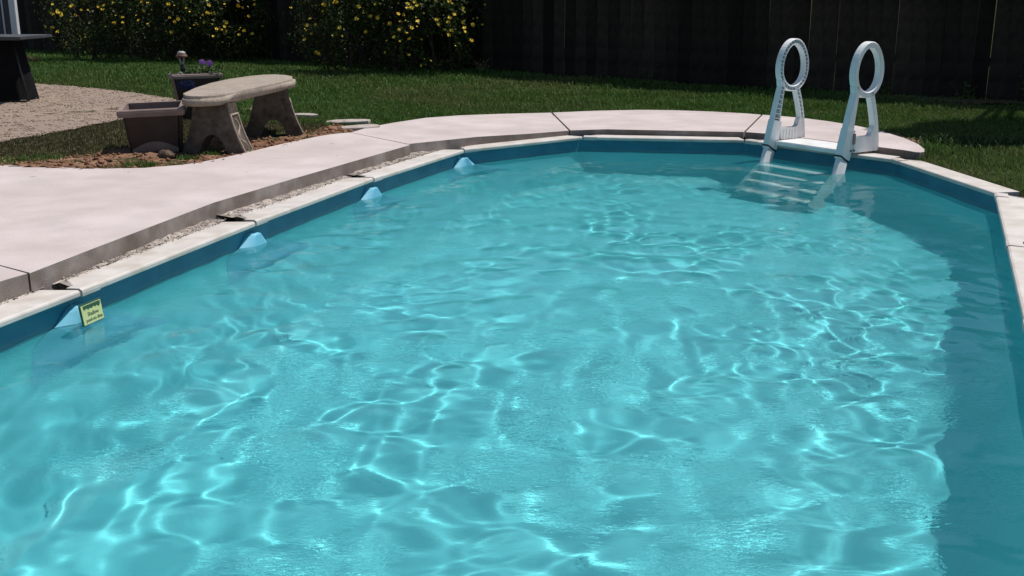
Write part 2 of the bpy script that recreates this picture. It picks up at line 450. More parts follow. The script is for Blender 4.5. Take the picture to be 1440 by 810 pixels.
# ------------------------------------------------------------------ ground (lawn base) as rings round the pool
def build_ground():
    n_per = 10
    base = []
    for i in range(NV):
        a = Vector(OUTER[i]); b = Vector(OUTER[(i+1) % NV])
        for k in range(n_per):
            base.append(a.lerp(b, k/n_per))
    cx, cy = 0.3, 5.4
    dist = [-0.1, 0.0, 0.02, 0.15, 0.35, 0.7, 1.2, 1.8, 2.5, 3.3, 4.2, 5.2, 6.5, 8, 10, 13, 17, 22, 30, 45, 80, 160, 400, 900]
    verts = []
    for d in dist:
        for p in base:
            v = Vector((p.x-cx, p.y-cy)); u = v.normalized()
            q = p + u*d
            z = float(ground_z(q.x, q.y))
            if d <= 0.0: z = -0.25
            onleft = (q.x < 0.0 and q.y > 2) or (q.y > 8.2)
            if onleft and d <= 0.7: z = -0.25
            verts.append((q.x, q.y, z))
    nb = len(base)
    faces = []
    for r in range(len(dist)-1):
        for k in range(nb):
            faces.append((r*nb+k, (r+1)*nb+k, (r+1)*nb+(k+1) % nb, r*nb+(k+1) % nb))
    me = np_mesh('ground', verts, faces, smooth=True)
    o = link('ground', me, M['turf'])
    prop(o, 'lawn ground around the pool', kind='structure')
build_ground()

# ------------------------------------------------------------------ the pool
pool = empty('swimming_pool', (0.3, 5.2, 0.0))
prop(pool, 'oval swimming pool with blue liner and pale coping boards', 'swimming pool')
def pool_child(name, me, m):
    o = link(name, me, m, pool)
    o.location = (-0.3, -5.2, 0)
    return o

def build_liner():
    M_ = 40
    zs = np.concatenate([np.linspace(-0.10, -0.42, 22), np.linspace(-0.46, FLOOR_Z, 22)])
    cols = []
    for i in range(NV):
        a = Vector(WALL[i]); b = Vector(WALL[(i+1) % NV]); L_ = (b-a).length
        n1 = seg_in(i); n0 = seg_in(i-1); n2 = seg_in((i+1) % NV)
        for k in range(M_):
            t = k/M_
            p = a.lerp(b, t)
            # blend normals near the corners so the bulges join
            s0 = t*L_; s1 = (1-t)*L_
            nn = n1.copy()
            if s0 < 0.5: nn = (n1*(0.5+s0) + n0*(0.5-s0))
            elif s1 < 0.5: nn = (n1*(0.5+s1) + n2*(0.5-s1))
            nn.normalize()
            cols.append((p, nn, min(s0, s1), i if s0 < s1 else (i+1) % NV, (s0 if s0 < s1 else -s1)))
    nc = len(cols)
    def slope_w(p, nn):
        return float(smooth(0.30, 0.80, nn.x*0.95-nn.y*0.32))
    verts = []
    for z in zs:
        for p, nn, s, j, ss in cols:
            d = -0.135 - z
            q = 0.0
            if False:
                wdt = 0.055 + 1.3*d
                pr = 0.075 + 0.34*min(d, 0.5)
                u = s/wdt
                if u < 1: q = pr*(1-u)**0.8 if u > 0.25 else pr*(0.75**0.8)
            # on the long left side the liner slopes in over a wide sand cove
            dsl = -0.30 - z
            if dsl > 0: q = max(q, slope_w(p, nn)*0.62*dsl*dsl/(dsl+0.18))
            dz = z - FLOOR_Z
            if dz < COVE: q = max(q, COVE - math.sqrt(max(0, COVE**2 - (COVE-dz)**2)))
            verts.append((p.x+nn.x*q, p.y+nn.y*q, z))
    faces = []
    for r in range(len(zs)-1):
        for k in range(nc):
            faces.append((r*nc+k, (r+1)*nc+k, (r+1)*nc+(k+1) % nc, r*nc+(k+1) % nc))
    me = np_mesh('liner_wall', verts, faces, smooth=True)
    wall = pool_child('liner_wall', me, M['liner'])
    wall.cycles.is_caustics_receiver = True
    # floor sheet, slightly dished, a little below the wall foot
    bm = bmesh.new()
    c = bm.verts.new((0.3, 5.2, FLOOR_Z+0.004))
    rings = []
    for f in (1.02, 0.75, 0.5, 0.25):
        rings.append([bm.verts.new((0.3+(x-0.3)*f, 5.2+(y-5.2)*f, FLOOR_Z+0.004-0.0*(1-f))) for x, y in WALL])
    for r in range(3):
        for k in range(NV):
            bm.faces.new((rings[r][k], rings[r][(k+1) % NV], rings[r+1][(k+1) % NV], rings[r+1][k]))
    for k in range(NV):
        bm.faces.new((rings[3][k], rings[3][(k+1) % NV], c))
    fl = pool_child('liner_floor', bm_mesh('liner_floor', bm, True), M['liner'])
    fl.cycles.is_caustics_receiver = True
build_liner()

def build_bulges():
    # fan-shaped liner bulges, sunlight put into their pale colour, under the joints of the left side: they start above the water and spread down the wall
    for j in (0, 1, 2, 3, 4):
        a = Vector(WALL[j]); n1 = seg_in(j); n0 = seg_in(j-1)
        nn = (n0+n1).normalized()
        d0 = (Vector(WALL[j])-Vector(WALL[j-1])).normalized(); d1 = (Vector(WALL[(j+1) % NV])-Vector(WALL[j])).normalized()
        nd, nu = 26, 16
        verts = []
        for r in range(nd+1):
            dd = 0.46*(r/nd)**1.3
            wd = 0.050+1.45*dd if dd < .10 else 0.195+0.7*(dd-.10)
            zz = -0.150-dd
            sl = max(0.0, -0.30-zz); slope = 0.62*sl*sl/(sl+0.18)
            for c in range(nu+1):
                u = -1+2*c/nu
                s = u*wd
                base = a+(d1 if s > 0 else d0)*s
                au = abs(u)
                prof = 1.0 if au < 0.5 else (1-(au-0.5)/0.5)**0.8
                q = max((0.050+0.16*dd)*(1-smooth(0.30, 0.46, dd))*prof, 0)+slope*(1-0*prof)+0.003
                verts.append((base.x+nn.x*q, base.y+nn.y*q, zz+0.012*(prof-1)*(1 if r == 0 else 0)))
        faces = []
        W_ = nu+1
        for r in range(nd):
            for c in range(nu):
                k = r*W_+c
                faces.append((k, k+1, k+W_+1, k+W_))
        # closed top edge running back to the wall
        k0 = len(verts)
        for c in range(W_):
            x, y, z = verts[c]
            s = (-1+2*c/nu)*0.060
            base = a+(d1 if s > 0 else d0)*s
            verts.append((base.x, base.y, z+0.004))
        for c in range(nu): faces.append((k0+c, k0+c+1, c+1, c))
        o = pool_child('sunlit_bulge', np_mesh('sunlit_bulge', verts, faces, True), M['pad'])  # 'pad' is the liner coloured as if in sun
        o.cycles.is_caustics_receiver = True
build_bulges()

def build_coping():
    for i in range(NV):
        a = Vector(V[i]); b = Vector(V[(i+1) % NV]); n = seg_in(i); d = (b-a).normalized(); L_ = (b-a).length
        # turn of the corners decides how far the square board ends stay apart on the outside
        # cross-section: (outward offset, z)
        prof = [(0.19, -0.004), (0.012, 0.0), (0.003, -0.004), (0.0, -0.010), (0.0, -0.024), (0.008, -0.030), (0.19, -0.034)]
        bm = bmesh.new()
        jit = random.uniform(-0.003, 0.003)
        rings = []
        g = 0.004
        stations = [(g, 0.0, 0.0), (0.10, 0.0, 0), (L_*0.5, 0.0, 0), (L_-0.10, 0.0, 0), (L_-g, 0.0, 0)]
        for k, (s, _, _) in enumerate(stations):
            ring = []
            for (o, z) in prof:
                ss = s
                if k == 0: ss = s + max(0, (o-0.075))*1.3      # outer corners cut back: dark wedge gaps
                if k == 4: ss = s - max(0, (o-0.045))*0.25
                p = a + d*ss - n*o
                ring.append(bm.verts.new((p.x, p.y, COPE_Z + z + jit)))
            rings.append(ring)
        m_ = len(prof)
        for r in range(len(rings)-1):
            for k in range(m_):
                bm.faces.new((rings[r][k], rings[r][(k+1) % m_], rings[r+1][(k+1) % m_], rings[r+1][k]))
        bm.faces.new(rings[0]); bm.faces.new(rings[-1][::-1])
        pool_child('coping_board', bm_mesh('coping_board', bm), M['coping'])
        # joint cap clipped over the inner lip, on the far side of joint i
        bm = bmesh.new()
        prof2 = [(0.075, 0.001), (0.010, 0.004), (-0.003, -0.004), (-0.005, -0.016), (-0.004, -0.030), (0.006, -0.034), (0.006, -0.028), (0.075, -0.004)]
        rings = []
        for s in (0.006, 0.125):
            rings.append([bm.verts.new((*(a + d*s - n*o), COPE_Z + z + jit + 0.0015)) for o, z in prof2])
        m_ = len(prof2)
        for k in range(m_):
            bm.faces.new((rings[0][k], rings[0][(k+1) % m_], rings[1][(k+1) % m_], rings[1][k]))
        bm.faces.new(rings[0]); bm.faces.new(rings[1][::-1])
        pool_child('joint_cap', bm_mesh('joint_cap', bm), M['coping'])
build_coping()

# ------------------------------------------------------------------ water
def build_water():
    xs = np.arange(-2.6, 3.3, 0.0135)
    ys = np.concatenate([np.arange(0.2, 1.9, 0.05), np.arange(1.9, 6.0, 0.0135), np.arange(6.0, 9.75, 0.0165)])
    X, Y = np.meshgrid(xs, ys)
    Z = np.zeros_like(X)
    r = np.random.default_rng(5)
    # swell with a drifting phase so it does not look like a regular grid
    wx = 0.10*np.sin(1.3*X+0.7*Y+0.4) + 0.07*np.sin(2.9*Y-1.1*X+2.1)
    wy = 0.10*np.sin(1.7*Y-0.9*X+1.9) + 0.07*np.sin(2.3*X+1.4*Y+0.3)
    XW = X+wx; YW = Y+wy
    far = 1.0-0.62*smooth(4.5, 8.2, Y)
    lad = 1.0-0.72*np.exp(-((X-2.0)**2+(Y-8.2)**2)/0.75**2)
    calm = 0.55 + 0.45*np.sin(0.9*X+1.1*Y+0.5)*np.sin(0.7*Y-1.2*X+1.0)
    for lam, steep, n in ((0.80, 0.012, 5), (0.42, 0.020, 8), (0.24, 0.028, 14), (0.15, 0.027, 16), (0.095, 0.015, 16)):
        for k in range(n):
            th = r.uniform(0, 2*PI); l = lam*r.uniform(0.8, 1.25); kk = 2*PI/l
            amp = steep/kk/math.sqrt(n)*1.9
            Z += amp*np.sin(kk*(math.cos(th)*XW+math.sin(th)*YW)+r.uniform(0, 2*PI))*(calm if lam < 0.2 else 1.0)*(far if lam > 0.2 else far**0.35)
    # fine wind ripple in drifting patches
    patch = smooth(0.25, 0.8, np.sin(1.9*X+0.8*Y)*np.sin(1.5*Y-0.7*X+0.8)+0.35*np.sin(4.1*X-2.7*Y))
    for k in range(14):
        th = r.normal(1.15, 0.8); l = r.uniform(0.045, 0.085); kk = 2*PI/l
        Z += 0.011/kk/3.7*np.sin(kk*(math.cos(th)*XW+math.sin(th)*YW)+r.uniform(0, 6.28))*patch
    Z *= lad
    ny, nx = X.shape
    verts = np.stack([X, Y, WATER_Z+Z], -1).reshape(-1, 3)
    idx = np.arange(nx*ny).reshape(ny, nx)
    f = np.stack([idx[:-1, :-1], idx[:-1, 1:], idx[1:, 1:], idx[1:, :-1]], -1).reshape(-1, 4)
    c = verts[f].mean(1)
    keep = dist_to_pool(c[:, 0], c[:, 1]) < 0.075
    f = f[keep]
    used = np.unique(f)
    remap = np.full(len(verts), -1); remap[used] = np.arange(len(used))
    me = np_mesh('pool_water', verts[used], remap[f], smooth=True)
    o = link('pool_water', me, M['water'])
    prop(o, 'clear rippled turquoise pool water', kind='structure')
    o.cycles.is_caustics_caster = True
build_water()

# ------------------------------------------------------------------ grit packed between coping and deck
def stones(name, pts, sizes, m, parent=None, seed=1, flat=0.6):
    """many small irregular stones (squashed octahedra with jitter) in one mesh"""
    r = np.random.default_rng(seed)
    n = len(pts)
    base = np.array([(1,0,0),(0,1,0),(-1,0,0),(0,-1,0),(0,0,1),(0,0,-1)], float)
    v = base[None]*np.asarray(sizes)[:, None, None]*r.uniform(0.6, 1.25, (n, 6, 1))
    v[:, :, 2] *= flat
    a = r.uniform(0, 2*PI, n); ca, sa = np.cos(a)[:, None], np.sin(a)[:, None]
    x = v[:, :, 0]*ca-v[:, :, 1]*sa; y = v[:, :, 0]*sa+v[:, :, 1]*ca
    v = np.stack([x, y, v[:, :, 2]], -1)+np.asarray(pts)[:, None, :]
    f = np.array([(0,1,4),(1,2,4),(2,3,4),(3,0,4),(1,0,5),(2,1,5),(3,2,5),(0,3,5)])
    faces = (np.arange(n)[:, None, None]*6+f[None]).reshape(-1, 3)
    me = np_mesh(name, v.reshape(-1, 3), faces)
    return link(name, me, m, parent)

def build_grit():
    inner = [(-2.45, 2.9), (-2.155, 3.95), (-2.02, 4.35), (-1.61, 5.80), (-1.14, 7.28), (-0.60, 8.72)]
    # strip from the coping's outer edge to the deck face
    bm = bmesh.new()
    a_ = [Vector(p) for p in (OUTER[0], OUTER[1], OUTER[2], OUTER[3], OUTER[4])]
    b_ = [Vector(p) + (-seg_in(i))*0.16 for i, p in enumerate((OUTER[0], OUTER[1], OUTER[2], OUTER[3], OUTER[4]))]
    P = []
    for i in range(4):
        for k in range(24):
            t = k/24
            P.append((a_[i].lerp(a_[i+1], t)+seg_in(i)*random.uniform(-0.004, 0.016), b_[i].lerp(b_[i+1], t)))
    ra = [bm.verts.new((p.x, p.y, COPE_Z-0.004+random.uniform(-.004, .003))) for p, q in P]
    rm = [bm.verts.new((*((p+q)/2), COPE_Z+0.001+random.uniform(-.006, .008))) for p, q in P]
    rb = [bm.verts.new((q.x, q.y, COPE_Z+0.002+random.uniform(-.004, .008))) for p, q in P]
    for i in range(len(P)-1):
        # leave holes at the board joints, where the dirt has washed out
        k = i % 24
        if k == 0: continue
        bm.faces.new((ra[i], rm[i], rm[i+1], ra[i+1])); bm.faces.new((rm[i], rb[i], rb[i+1], rm[i+1]))
    bed = link('grit_bed', bm_mesh('grit_bed', bm, True), M['grit'])
    prop(bed, 'strip of pale grit between coping and concrete deck', kind='structure')
    pts = []; sz = []
    for _ in range(2300):
        i = random.randrange(4); t = random.random(); u = random.random()**1.3
        if t < 0.07: continue
        p = a_[i].lerp(a_[i+1], t); n = -seg_in(i)
        q = p + n*(-0.025+0.10*u)
        pts.append((q.x, q.y, COPE_Z+0.004+random.uniform(-0.008, 0.003))); sz.append(random.uniform(0.002, 0.0065))
    o = stones('grit_stones', pts, sz, M['pebble'], None, 3)
    prop(o, 'loose crumbs of grit lying along the coping', 'grit', kind='stuff')
build_grit()

# ------------------------------------------------------------------ soil bed, sparse grass, gravel patio
def soil_z(x, y):
    return ground_z(x, y) + 0.001 + 0.010*np.sin(5.1*x+2*y)*np.sin(4.3*y-1.7*x) + 0.008*np.sin(13*x-7*y)*np.sin(11*y+5*x)
SOIL = [(-4.3, 7.35), (-3.53, 7.28), (-2.99, 7.15), (-2.49, 7.12), (-2.10, 7.50), (-1.97, 7.85), (-1.80, 8.35), (-1.58, 8.90), (-1.34, 9.35), (-1.28, 9.6),
        (-1.6, 9.75), (-1.75, 9.3), (-2.0, 9.2), (-2.35, 9.1), (-2.7, 8.35), (-3.0, 8.15), (-3.3, 7.75), (-3.9, 7.6)]
GRAVEL = [(-12, 16.5), (-6.12, 13.45), (-4.21, 12.30), (-3.55, 11.85), (-3.35, 11.3), (-3.55, 10.5), (-3.74, 9.89), (-3.9, 9.2), (-4.12, 8.5), (-4.6, 7.9), (-6.4, 7.6), (-12, 8)]

def grid_patch(name, poly, step, zf, m, label, jit=0.0):
    xs = [p[0] for p in poly]; ys = [p[1] for p in poly]
    gx = np.arange(min(xs)-step, max(xs)+step, step); gy = np.arange(min(ys)-step, max(ys)+step, step)
    X, Y = np.meshgrid(gx, gy)
    Z = zf(X, Y)+rng.normal(0, jit, X.shape)
    ny, nx = X.shape
    v = np.stack([X, Y, Z], -1).reshape(-1, 3)
    idx = np.arange(nx*ny).reshape(ny, nx)
    f = np.stack([idx[:-1, :-1], idx[:-1, 1:], idx[1:, 1:], idx[1:, :-1]], -1).reshape(-1, 4)
    c = v[f].mean(1)
    wob = 0.05*np.sin(9*c[:, 0]+4*c[:, 1])*np.sin(7*c[:, 1])
    f = f[in_poly(c[:, 0]+wob, c[:, 1]-wob, poly)]
    u = np.unique(f); rm = np.full(len(v), -1); rm[u] = np.arange(len(u))
    o = link(name, np_mesh(name, v[u], rm[f], True), m)
    prop(o, label, kind='structure')
    return o
grid_patch('soil_bed', SOIL, 0.03, soil_z, M['soil'], 'reddish bare soil bed along the deck', 0.006)
grid_patch('gravel_patio', GRAVEL, 0.06, lambda x, y: ground_z(x, y)+0.012, M['gravel'], 'pale gravel patio on the left', 0.003)

def scatter(poly, n, seed, pad=0.0):
    r = np.random.default_rng(seed)
    xs = [p[0] for p in poly]; ys = [p[1] for p in poly]
    p = np.stack([r.uniform(min(xs), max(xs), n*3), r.uniform(min(ys), max(ys), n*3)], -1)
    return p[in_poly(p[:, 0], p[:, 1], poly)][:n]

def on_deck(x, y):
    b = np.zeros(np.shape(x), bool)
    for s in slabs: b |= in_poly(x, y, s)
    return b

p = scatter(SOIL, 3600, 4)
p = p[~on_deck(p[:, 0], p[:, 1])]
sz = 0.004+0.022*np.random.default_rng(6).random(len(p))**5
o = stones('soil_clods', np.column_stack([p, soil_z(p[:, 0], p[:, 1])+sz*0.3]), sz, M['clod'], None, 8, 0.8)
prop(o, 'crumbled reddish clods on the soil bed', 'soil', kind='stuff')
gp = [(-9, 14.8), (-6.12, 13.45), (-4.21, 12.30), (-3.55, 11.85), (-3.35, 11.3), (-3.55, 10.5), (-3.74, 9.89), (-3.9, 9.2), (-4.12, 8.5), (-4.8, 8.0), (-7, 8.2)]
p = scatter(gp, 22000, 5)
sz = 0.005+0.011*np.random.default_rng(7).random(len(p))**2
o = stones('gravel_stones', np.column_stack([p, ground_z(p[:, 0], p[:, 1])+0.012]), sz, M['gstone'], None, 9, 0.6)
prop(o, 'loose gravel covering the patio', 'gravel', kind='stuff')

# ------------------------------------------------------------------ grass
def blades(name, px, py, pz, h, wd, m, seed, lean=0.5):
    r = np.random.default_rng(seed)
    n = len(px)
    a = r.uniform(0, 2*PI, n); la = r.uniform(0, 2*PI, n); lm = r.uniform(0.1, 1, n)*lean*h
    dx, dy = np.cos(a)*wd/2, np.sin(a)*wd/2
    b = np.stack([px, py, pz-0.005], -1)
    e = np.stack([dx, dy, np.zeros(n)], -1)
    mid = b+np.stack([np.cos(la)*lm*0.3, np.sin(la)*lm*0.3, h*0.6], -1)
    tip = b+np.stack([np.cos(la)*lm, np.sin(la)*lm, h*(1-0.25*lm/np.maximum(h, 1e-4))], -1)
    v = np.stack([b-e, b+e, mid+e*0.75, mid-e*0.75, tip], 1).reshape(-1, 3)
    k = np.arange(n)[:, None, None]*5
    f = (k+np.array([(0, 1, 2), (0, 2, 3), (3, 2, 4)])[None]).reshape(-1, 3)
    return link(name, np_mesh(name, v, f), m)

def lawn():
    r = np.random.default_rng(21)
    X = []; Y = []; 
    for (x0, x1, y0, y1, n) in ((3.0, 6.5, 3.0, 9.0, 52000), (-1.8, 7.5, 9.0, 13.0, 150000), (-4.2, -1.2, 9.2, 13.0, 52000), (-7.5, -4.2, 11.5, 13.0, 22000), (-9.5, 6.0, 13.0, 18.5, 120000), (-14, -3.0, 16.0, 25.0, 60000)):
        X.append(r.uniform(x0, x1, n)); Y.append(r.uniform(y0, y1, n))
    X = np.concatenate(X); Y = np.concatenate(Y)
    ok = (dist_to_pool(X, Y) > 0.20) & ~on_deck(X, Y) & ~in_poly(X, Y, GRAVEL) & ~in_poly(X, Y, SOIL)
    ok &= ~in_poly(X, Y, SPARSE) & ~((dist_to_pool(X, Y) < 0.42) & (Y > 8.25))
    # bare spots where the lawn meets the end of the deck and along the fence on the right
    for (bx, by, br) in ((3.38, 9.25, 0.16), (3.36, 9.6, 0.14)):
        dd = np.hypot(X-bx, (Y-by)*0.6)
        ok &= ~((dd < br) & (r.random(len(X)) > 0.18))
    fy = fence_y(X)
    ok &= ~((X > 3.9) & (Y > fy-0.55) & (r.random(len(X)) > 0.25))
    ok &= Y < fy+0.3
    X, Y = X[ok], Y[ok]
    dist = np.hypot(X, Y)
    tuft = 0.75+0.5*np.sin(3.1*X+1.2*Y)*np.sin(2.3*Y-1.9*X)*np.sin(0.8*X+5.0*Y)
    h = (0.030+0.045*r.random(len(X))**1.5)*np.clip(tuft, 0.45, 1.4)*(1+0.035*np.clip(dist-8, 0, 14))
    wd = 0.0055+0.0008*np.clip(dist-6, 0, 16)
    o = blades('grass', X, Y, ground_z(X, Y), h, wd, M['grass'], 3, 0.8)
    prop(o, 'mown green lawn grass', 'grass', kind='stuff')
    # sparse brownish turf beside the gravel
    p = scatter(SPARSE, 16000, 33)
    keep = ~on_deck(p[:, 0], p[:, 1]); p = p[keep]
    hh = 0.012+0.022*r.random(len(p))
    o = blades('sparse_grass', p[:, 0], p[:, 1], ground_z(p[:, 0], p[:, 1])+0.008, hh, np.full(len(p), 0.007), M['drypatch'], 5, 1.0)
    prop(o, 'thin brownish turf beside the gravel', 'grass', kind='stuff')
SPARSE = [(-4.12, 8.5), (-3.9, 9.2), (-3.74, 9.89), (-3.55, 10.5), (-2.6, 9.9), (-1.7, 9.75), (-1.62, 9.2), (-2.35, 9.1), (-2.75, 8.35), (-3.0, 8.0), (-3.3, 7.65), (-3.9, 7.5), (-4.8, 7.55), (-5.2, 7.9)]
FX0, FY0, FS = 5.27, 11.80, -0.66
def fence_y(x): return FY0 + FS*(np.asarray(x)-FX0)
lawn()

fl_ = [(3.9+0.3*k, float(fence_y(3.9+0.3*k))+0.05) for k in range(9)]
BARE1 = fl_+[(x, y-0.42-0.1*math.sin(3*x)) for x, y in fl_[::-1]]
grid_patch('bare_soil_strip', BARE1, 0.05, lambda x, y: ground_z(x, y)+0.012, M['drysoil'], 'dry bare soil strip along the fence foot', 0.005)
BARE2 = [(3.22, 9.85), (3.33, 9.3), (3.32, 8.9), (3.40, 8.8), (3.44, 9.1), (3.47, 9.45), (3.36, 9.95)]
grid_patch('bare_soil_patch', BARE2, 0.03, lambda x, y: ground_z(x, y)+0.014, M['drysoil'], 'bare reddish soil patch beside the end of the deck', 0.006)

# a few taller green tufts in the soil and along the deck
tufts = [(-3.62, 7.42, 0.16, 240), (-3.35, 7.55, 0.12, 160), (-2.55, 7.28, 0.09, 170), (-2.32, 7.62, 0.06, 70), (-2.05, 7.98, 0.07, 70), (-2.2, 7.8, 0.05, 60)]
for k, (tx, ty, rad, n) in enumerate(tufts):
    r = np.random.default_rng(50+k)
    a = r.uniform(0, 2*PI, n); q = rad*np.sqrt(r.random(n))
    x, y = tx+np.cos(a)*q*1.4, ty+np.sin(a)*q*0.8
    o = blades('grass_tuft', x, y, ground_z(x, y)+0.012, 0.02+0.03*r.random(n), np.full(n, 0.007), M['grass'], 60+k, 0.9)
    prop(o, ['wide low green grass tuft in the soil beside the gravel side', 'small green grass tuft in the soil left of the brown planter',
             'green grass tuft at the deck edge in front of the brown planter', 'tiny green tuft in front of the near bench leg',
             'tiny green tuft right of the near bench leg', 'thin green tuft under the near end of the bench'][k], 'grass tuft', 'grass tufts in the soil bed')

# ------------------------------------------------------------------ fence
fence = empty('wooden_fence', (FX0, FY0, 0.0))
prop(fence, 'tall dark wooden picket fence behind the lawn', 'fence')
fd = Vector((1, FS, 0)).normalized(); ang_f = math.atan2(fd.y, fd.x)
fn = Vector((-fd.y, fd.x, 0))          # pointing away from the garden
PW = 0.168
def picket_mesh(k):
    bm = bmesh.new()
    hgt = 1.92+random.uniform(-.02, .02); wd = PW-random.choice([-0.002, 0.0, 0.001, 0.002, 0.003, 0.004, 0.0055]); th = 0.018
    pts = [(-wd/2, 0), (wd/2, 0), (wd/2, hgt-0.04), (wd/2-0.035, hgt), (-wd/2+0.035, hgt), (-wd/2, hgt-0.04)]
    lo = [bm.verts.new((x, -th/2, z)) for x, z in pts]; hi = [bm.verts.new((x, th/2, z)) for x, z in pts]
    n = len(pts)
    bm.faces.new(lo); bm.faces.new(hi[::-1])
    for i in range(n): bm.faces.new((lo[i], hi[i], hi[(i+1) % n], lo[(i+1) % n]))
    return bm_mesh('picket', bm)
pmesh = [picket_mesh(k) for k in range(9)]
for me in pmesh: me.materials.append(M['fence'])
for k in range(-22, 108):
    s = -k*PW
    x = fd.x*s; y = fd.y*s
    g = float(ground_z(FX0+x, FY0+y))
    o = link('picket', random.choice(pmesh), None, fence)
    o.location = (x+fn.x*random.uniform(-.004, .004), y+fn.y*random.uniform(-.004, .004), g-0.02+random.uniform(-.015, .01))
    o.rotation_euler = (random.uniform(-.006, .006), random.uniform(-.003, .003), ang_f+random.uniform(-.02, .02))
for z in (0.35, 1.5):
    bm = bmesh.new(); add_box(bm, 0, 0, 0, 130*PW, 0.04, 0.09)
    o = link('rail', bm_mesh('rail', bm), M['fence'], fence)
    c = -fd*(43*PW)+fn*0.033
    o.location = (c.x, c.y, z+0.08); o.rotation_euler = (0, 0, ang_f)
pb = bmesh.new(); add_box(pb, 0, 0, 0.95, 0.09, 0.09, 1.9); pme = bm_mesh('post', pb)
for k in range(-20, 108, 14):
    s = -k*PW
    o = link('post', pme, M['fence'], fence)
    c = fd*s+fn*0.1
    o.location = (c.x, c.y, 0.05); o.rotation_euler = (0, 0, ang_f)

# ------------------------------------------------------------------ leaves helper
def leaf_cloud(name, pts, nrm, size, m, seed, parent=None, aspect=0.45, tilt=0.8):
    r = np.random.default_rng(seed)
    n = len(pts)
    nr = nrm+r.normal(0, tilt, (n, 3)); nr /= np.linalg.norm(nr, axis=1)[:, None]
    t = r.normal(0, 1, (n, 3)); t -= (t*nr).sum(1)[:, None]*nr; t /= np.linalg.norm(t, axis=1)[:, None]
    b = np.cross(nr, t)
    L = size[:, None]; 
    p0 = pts-t*L*0.5; p2 = pts+t*L*0.5; p1 = pts+b*L*aspect*0.5+nr*L*0.08; p3 = pts-b*L*aspect*0.5+nr*L*0.08
    v = np.stack([p0, p1, p2, p3], 1).reshape(-1, 3)
    f = np.arange(n*4).reshape(-1, 4)
    return link(name, np_mesh(name, v, f), m, parent)

def bush(cx, cy, lobes, n, nfl, seed, label, clusters):
    r = np.random.default_rng(seed)
    gz = float(ground_z(cx, cy))
    root = empty('flowering_shrub', (cx, cy, gz))
    prop(root, label, 'shrub', 'yellow flowering shrubs along the fence')
    P = []; Nn = []
    tot = sum(l[3]*l[4] for l in lobes)
    for (lx, ly, lz, rx, rz, ry) in lobes:
        k = int(n*rx*rz/tot)
        d = r.normal(0, 1, (k, 3)); d /= np.linalg.norm(d, axis=1)[:, None]
        rad = 1-0.55*r.random(k)**1.8
        lump = 1+0.14*np.sin(6*d[:, 0]+lx*3)*np.sin(7*d[:, 2]+1)+0.10*np.sin(13*d[:, 1]+9*d[:, 0])+0.07*r.normal(0, 1, k)
        q = d*rad[:, None]*lump[:, None]*np.array([rx, ry, rz])+np.array([lx, ly, lz])
        P.append(q); Nn.append(d)
    P = np.concatenate(P); Nn = np.concatenate(Nn)
    ok = P[:, 2] > 0.06
    P, Nn = P[ok], Nn[ok]
    # gaps: drop leaves in noise pockets
    hole = np.sin(5.3*P[:, 0]+1.1)*np.sin(6.1*P[:, 2]+seed)*np.sin(4.7*P[:, 1])
    ok = hole < 0.33
    P, Nn = P[ok], Nn[ok]
    leaf_cloud('foliage', P, Nn+np.array([0, 0, .4]), 0.035+0.045*r.random(len(P)), M['leaf'], seed+1, root)
    # stems
    bm = bmesh.new()
    for k in range(16):
        l = lobes[k % len(lobes)]
        x0, y0 = l[0]+r.uniform(-.4, .4)*l[3], l[1]+r.uniform(-.3, .3)*l[5]
        x1, y1 = l[0]+r.uniform(-.9, .9)*l[3], l[1]+r.uniform(-.8, .8)*l[5]
        z1 = l[2]+l[4]*r.uniform(0.1, 0.75)
        add_tube(bm, [(x0, y0, -0.03), ((x0*1.3+x1*.7)/2+r.normal(0, .05), (y0+y1)/2, z1*0.5), (x1, y1, z1)], [0.018, 0.012, 0.005], 5)
    link('stem', bm_mesh('stem', bm), M['bark'], root)
    # blossoms: small five-petalled cups facing outwards and up
    V_ = []; F_ = []
    fp = []
    outer = np.where(P[:, 1] < 0.15)[0]
    for (fx, fz, fr, k) in clusters:
        for _ in range(k):
            x = fx+r.normal(0, fr); z = fz+r.normal(0, fr*0.75)
            dist2 = (P[:, 0]-x)**2+(P[:, 2]-z)**2
            near = np.where(dist2 < 0.02)[0]
            if len(near) == 0: continue
            j = near[np.argmin(P[near, 1])]
            fp.append(P[j]+np.array([0, -0.02, 0.01]))
    for c in fp:
        nv = Vector((r.normal(0, .5), -0.8+r.normal(0, .25), 0.7+r.normal(0, .35))).normalized()
        a = nv.orthogonal().normalized(); b = nv.cross(a)
        s = 0.011+0.024*r.random()**1.6; o_ = r.uniform(0, 6)
        i0 = len(V_)
        V_.append(tuple(Vector(c)))
        for k in range(10):
            rr = s if k % 2 == 0 else s*0.62
            V_.append(tuple(Vector(c)+(a*math.cos(o_+k*PI/5)+b*math.sin(o_+k*PI/5))*rr+nv*s*0.35))
        for k in range(10): F_.append((i0, i0+1+k, i0+1+(k+1) % 10))
    bl = link('blossoms', np_mesh('blossoms', V_, F_), M['yellow'], root)
    bl['kind'] = 'stuff'
    return root

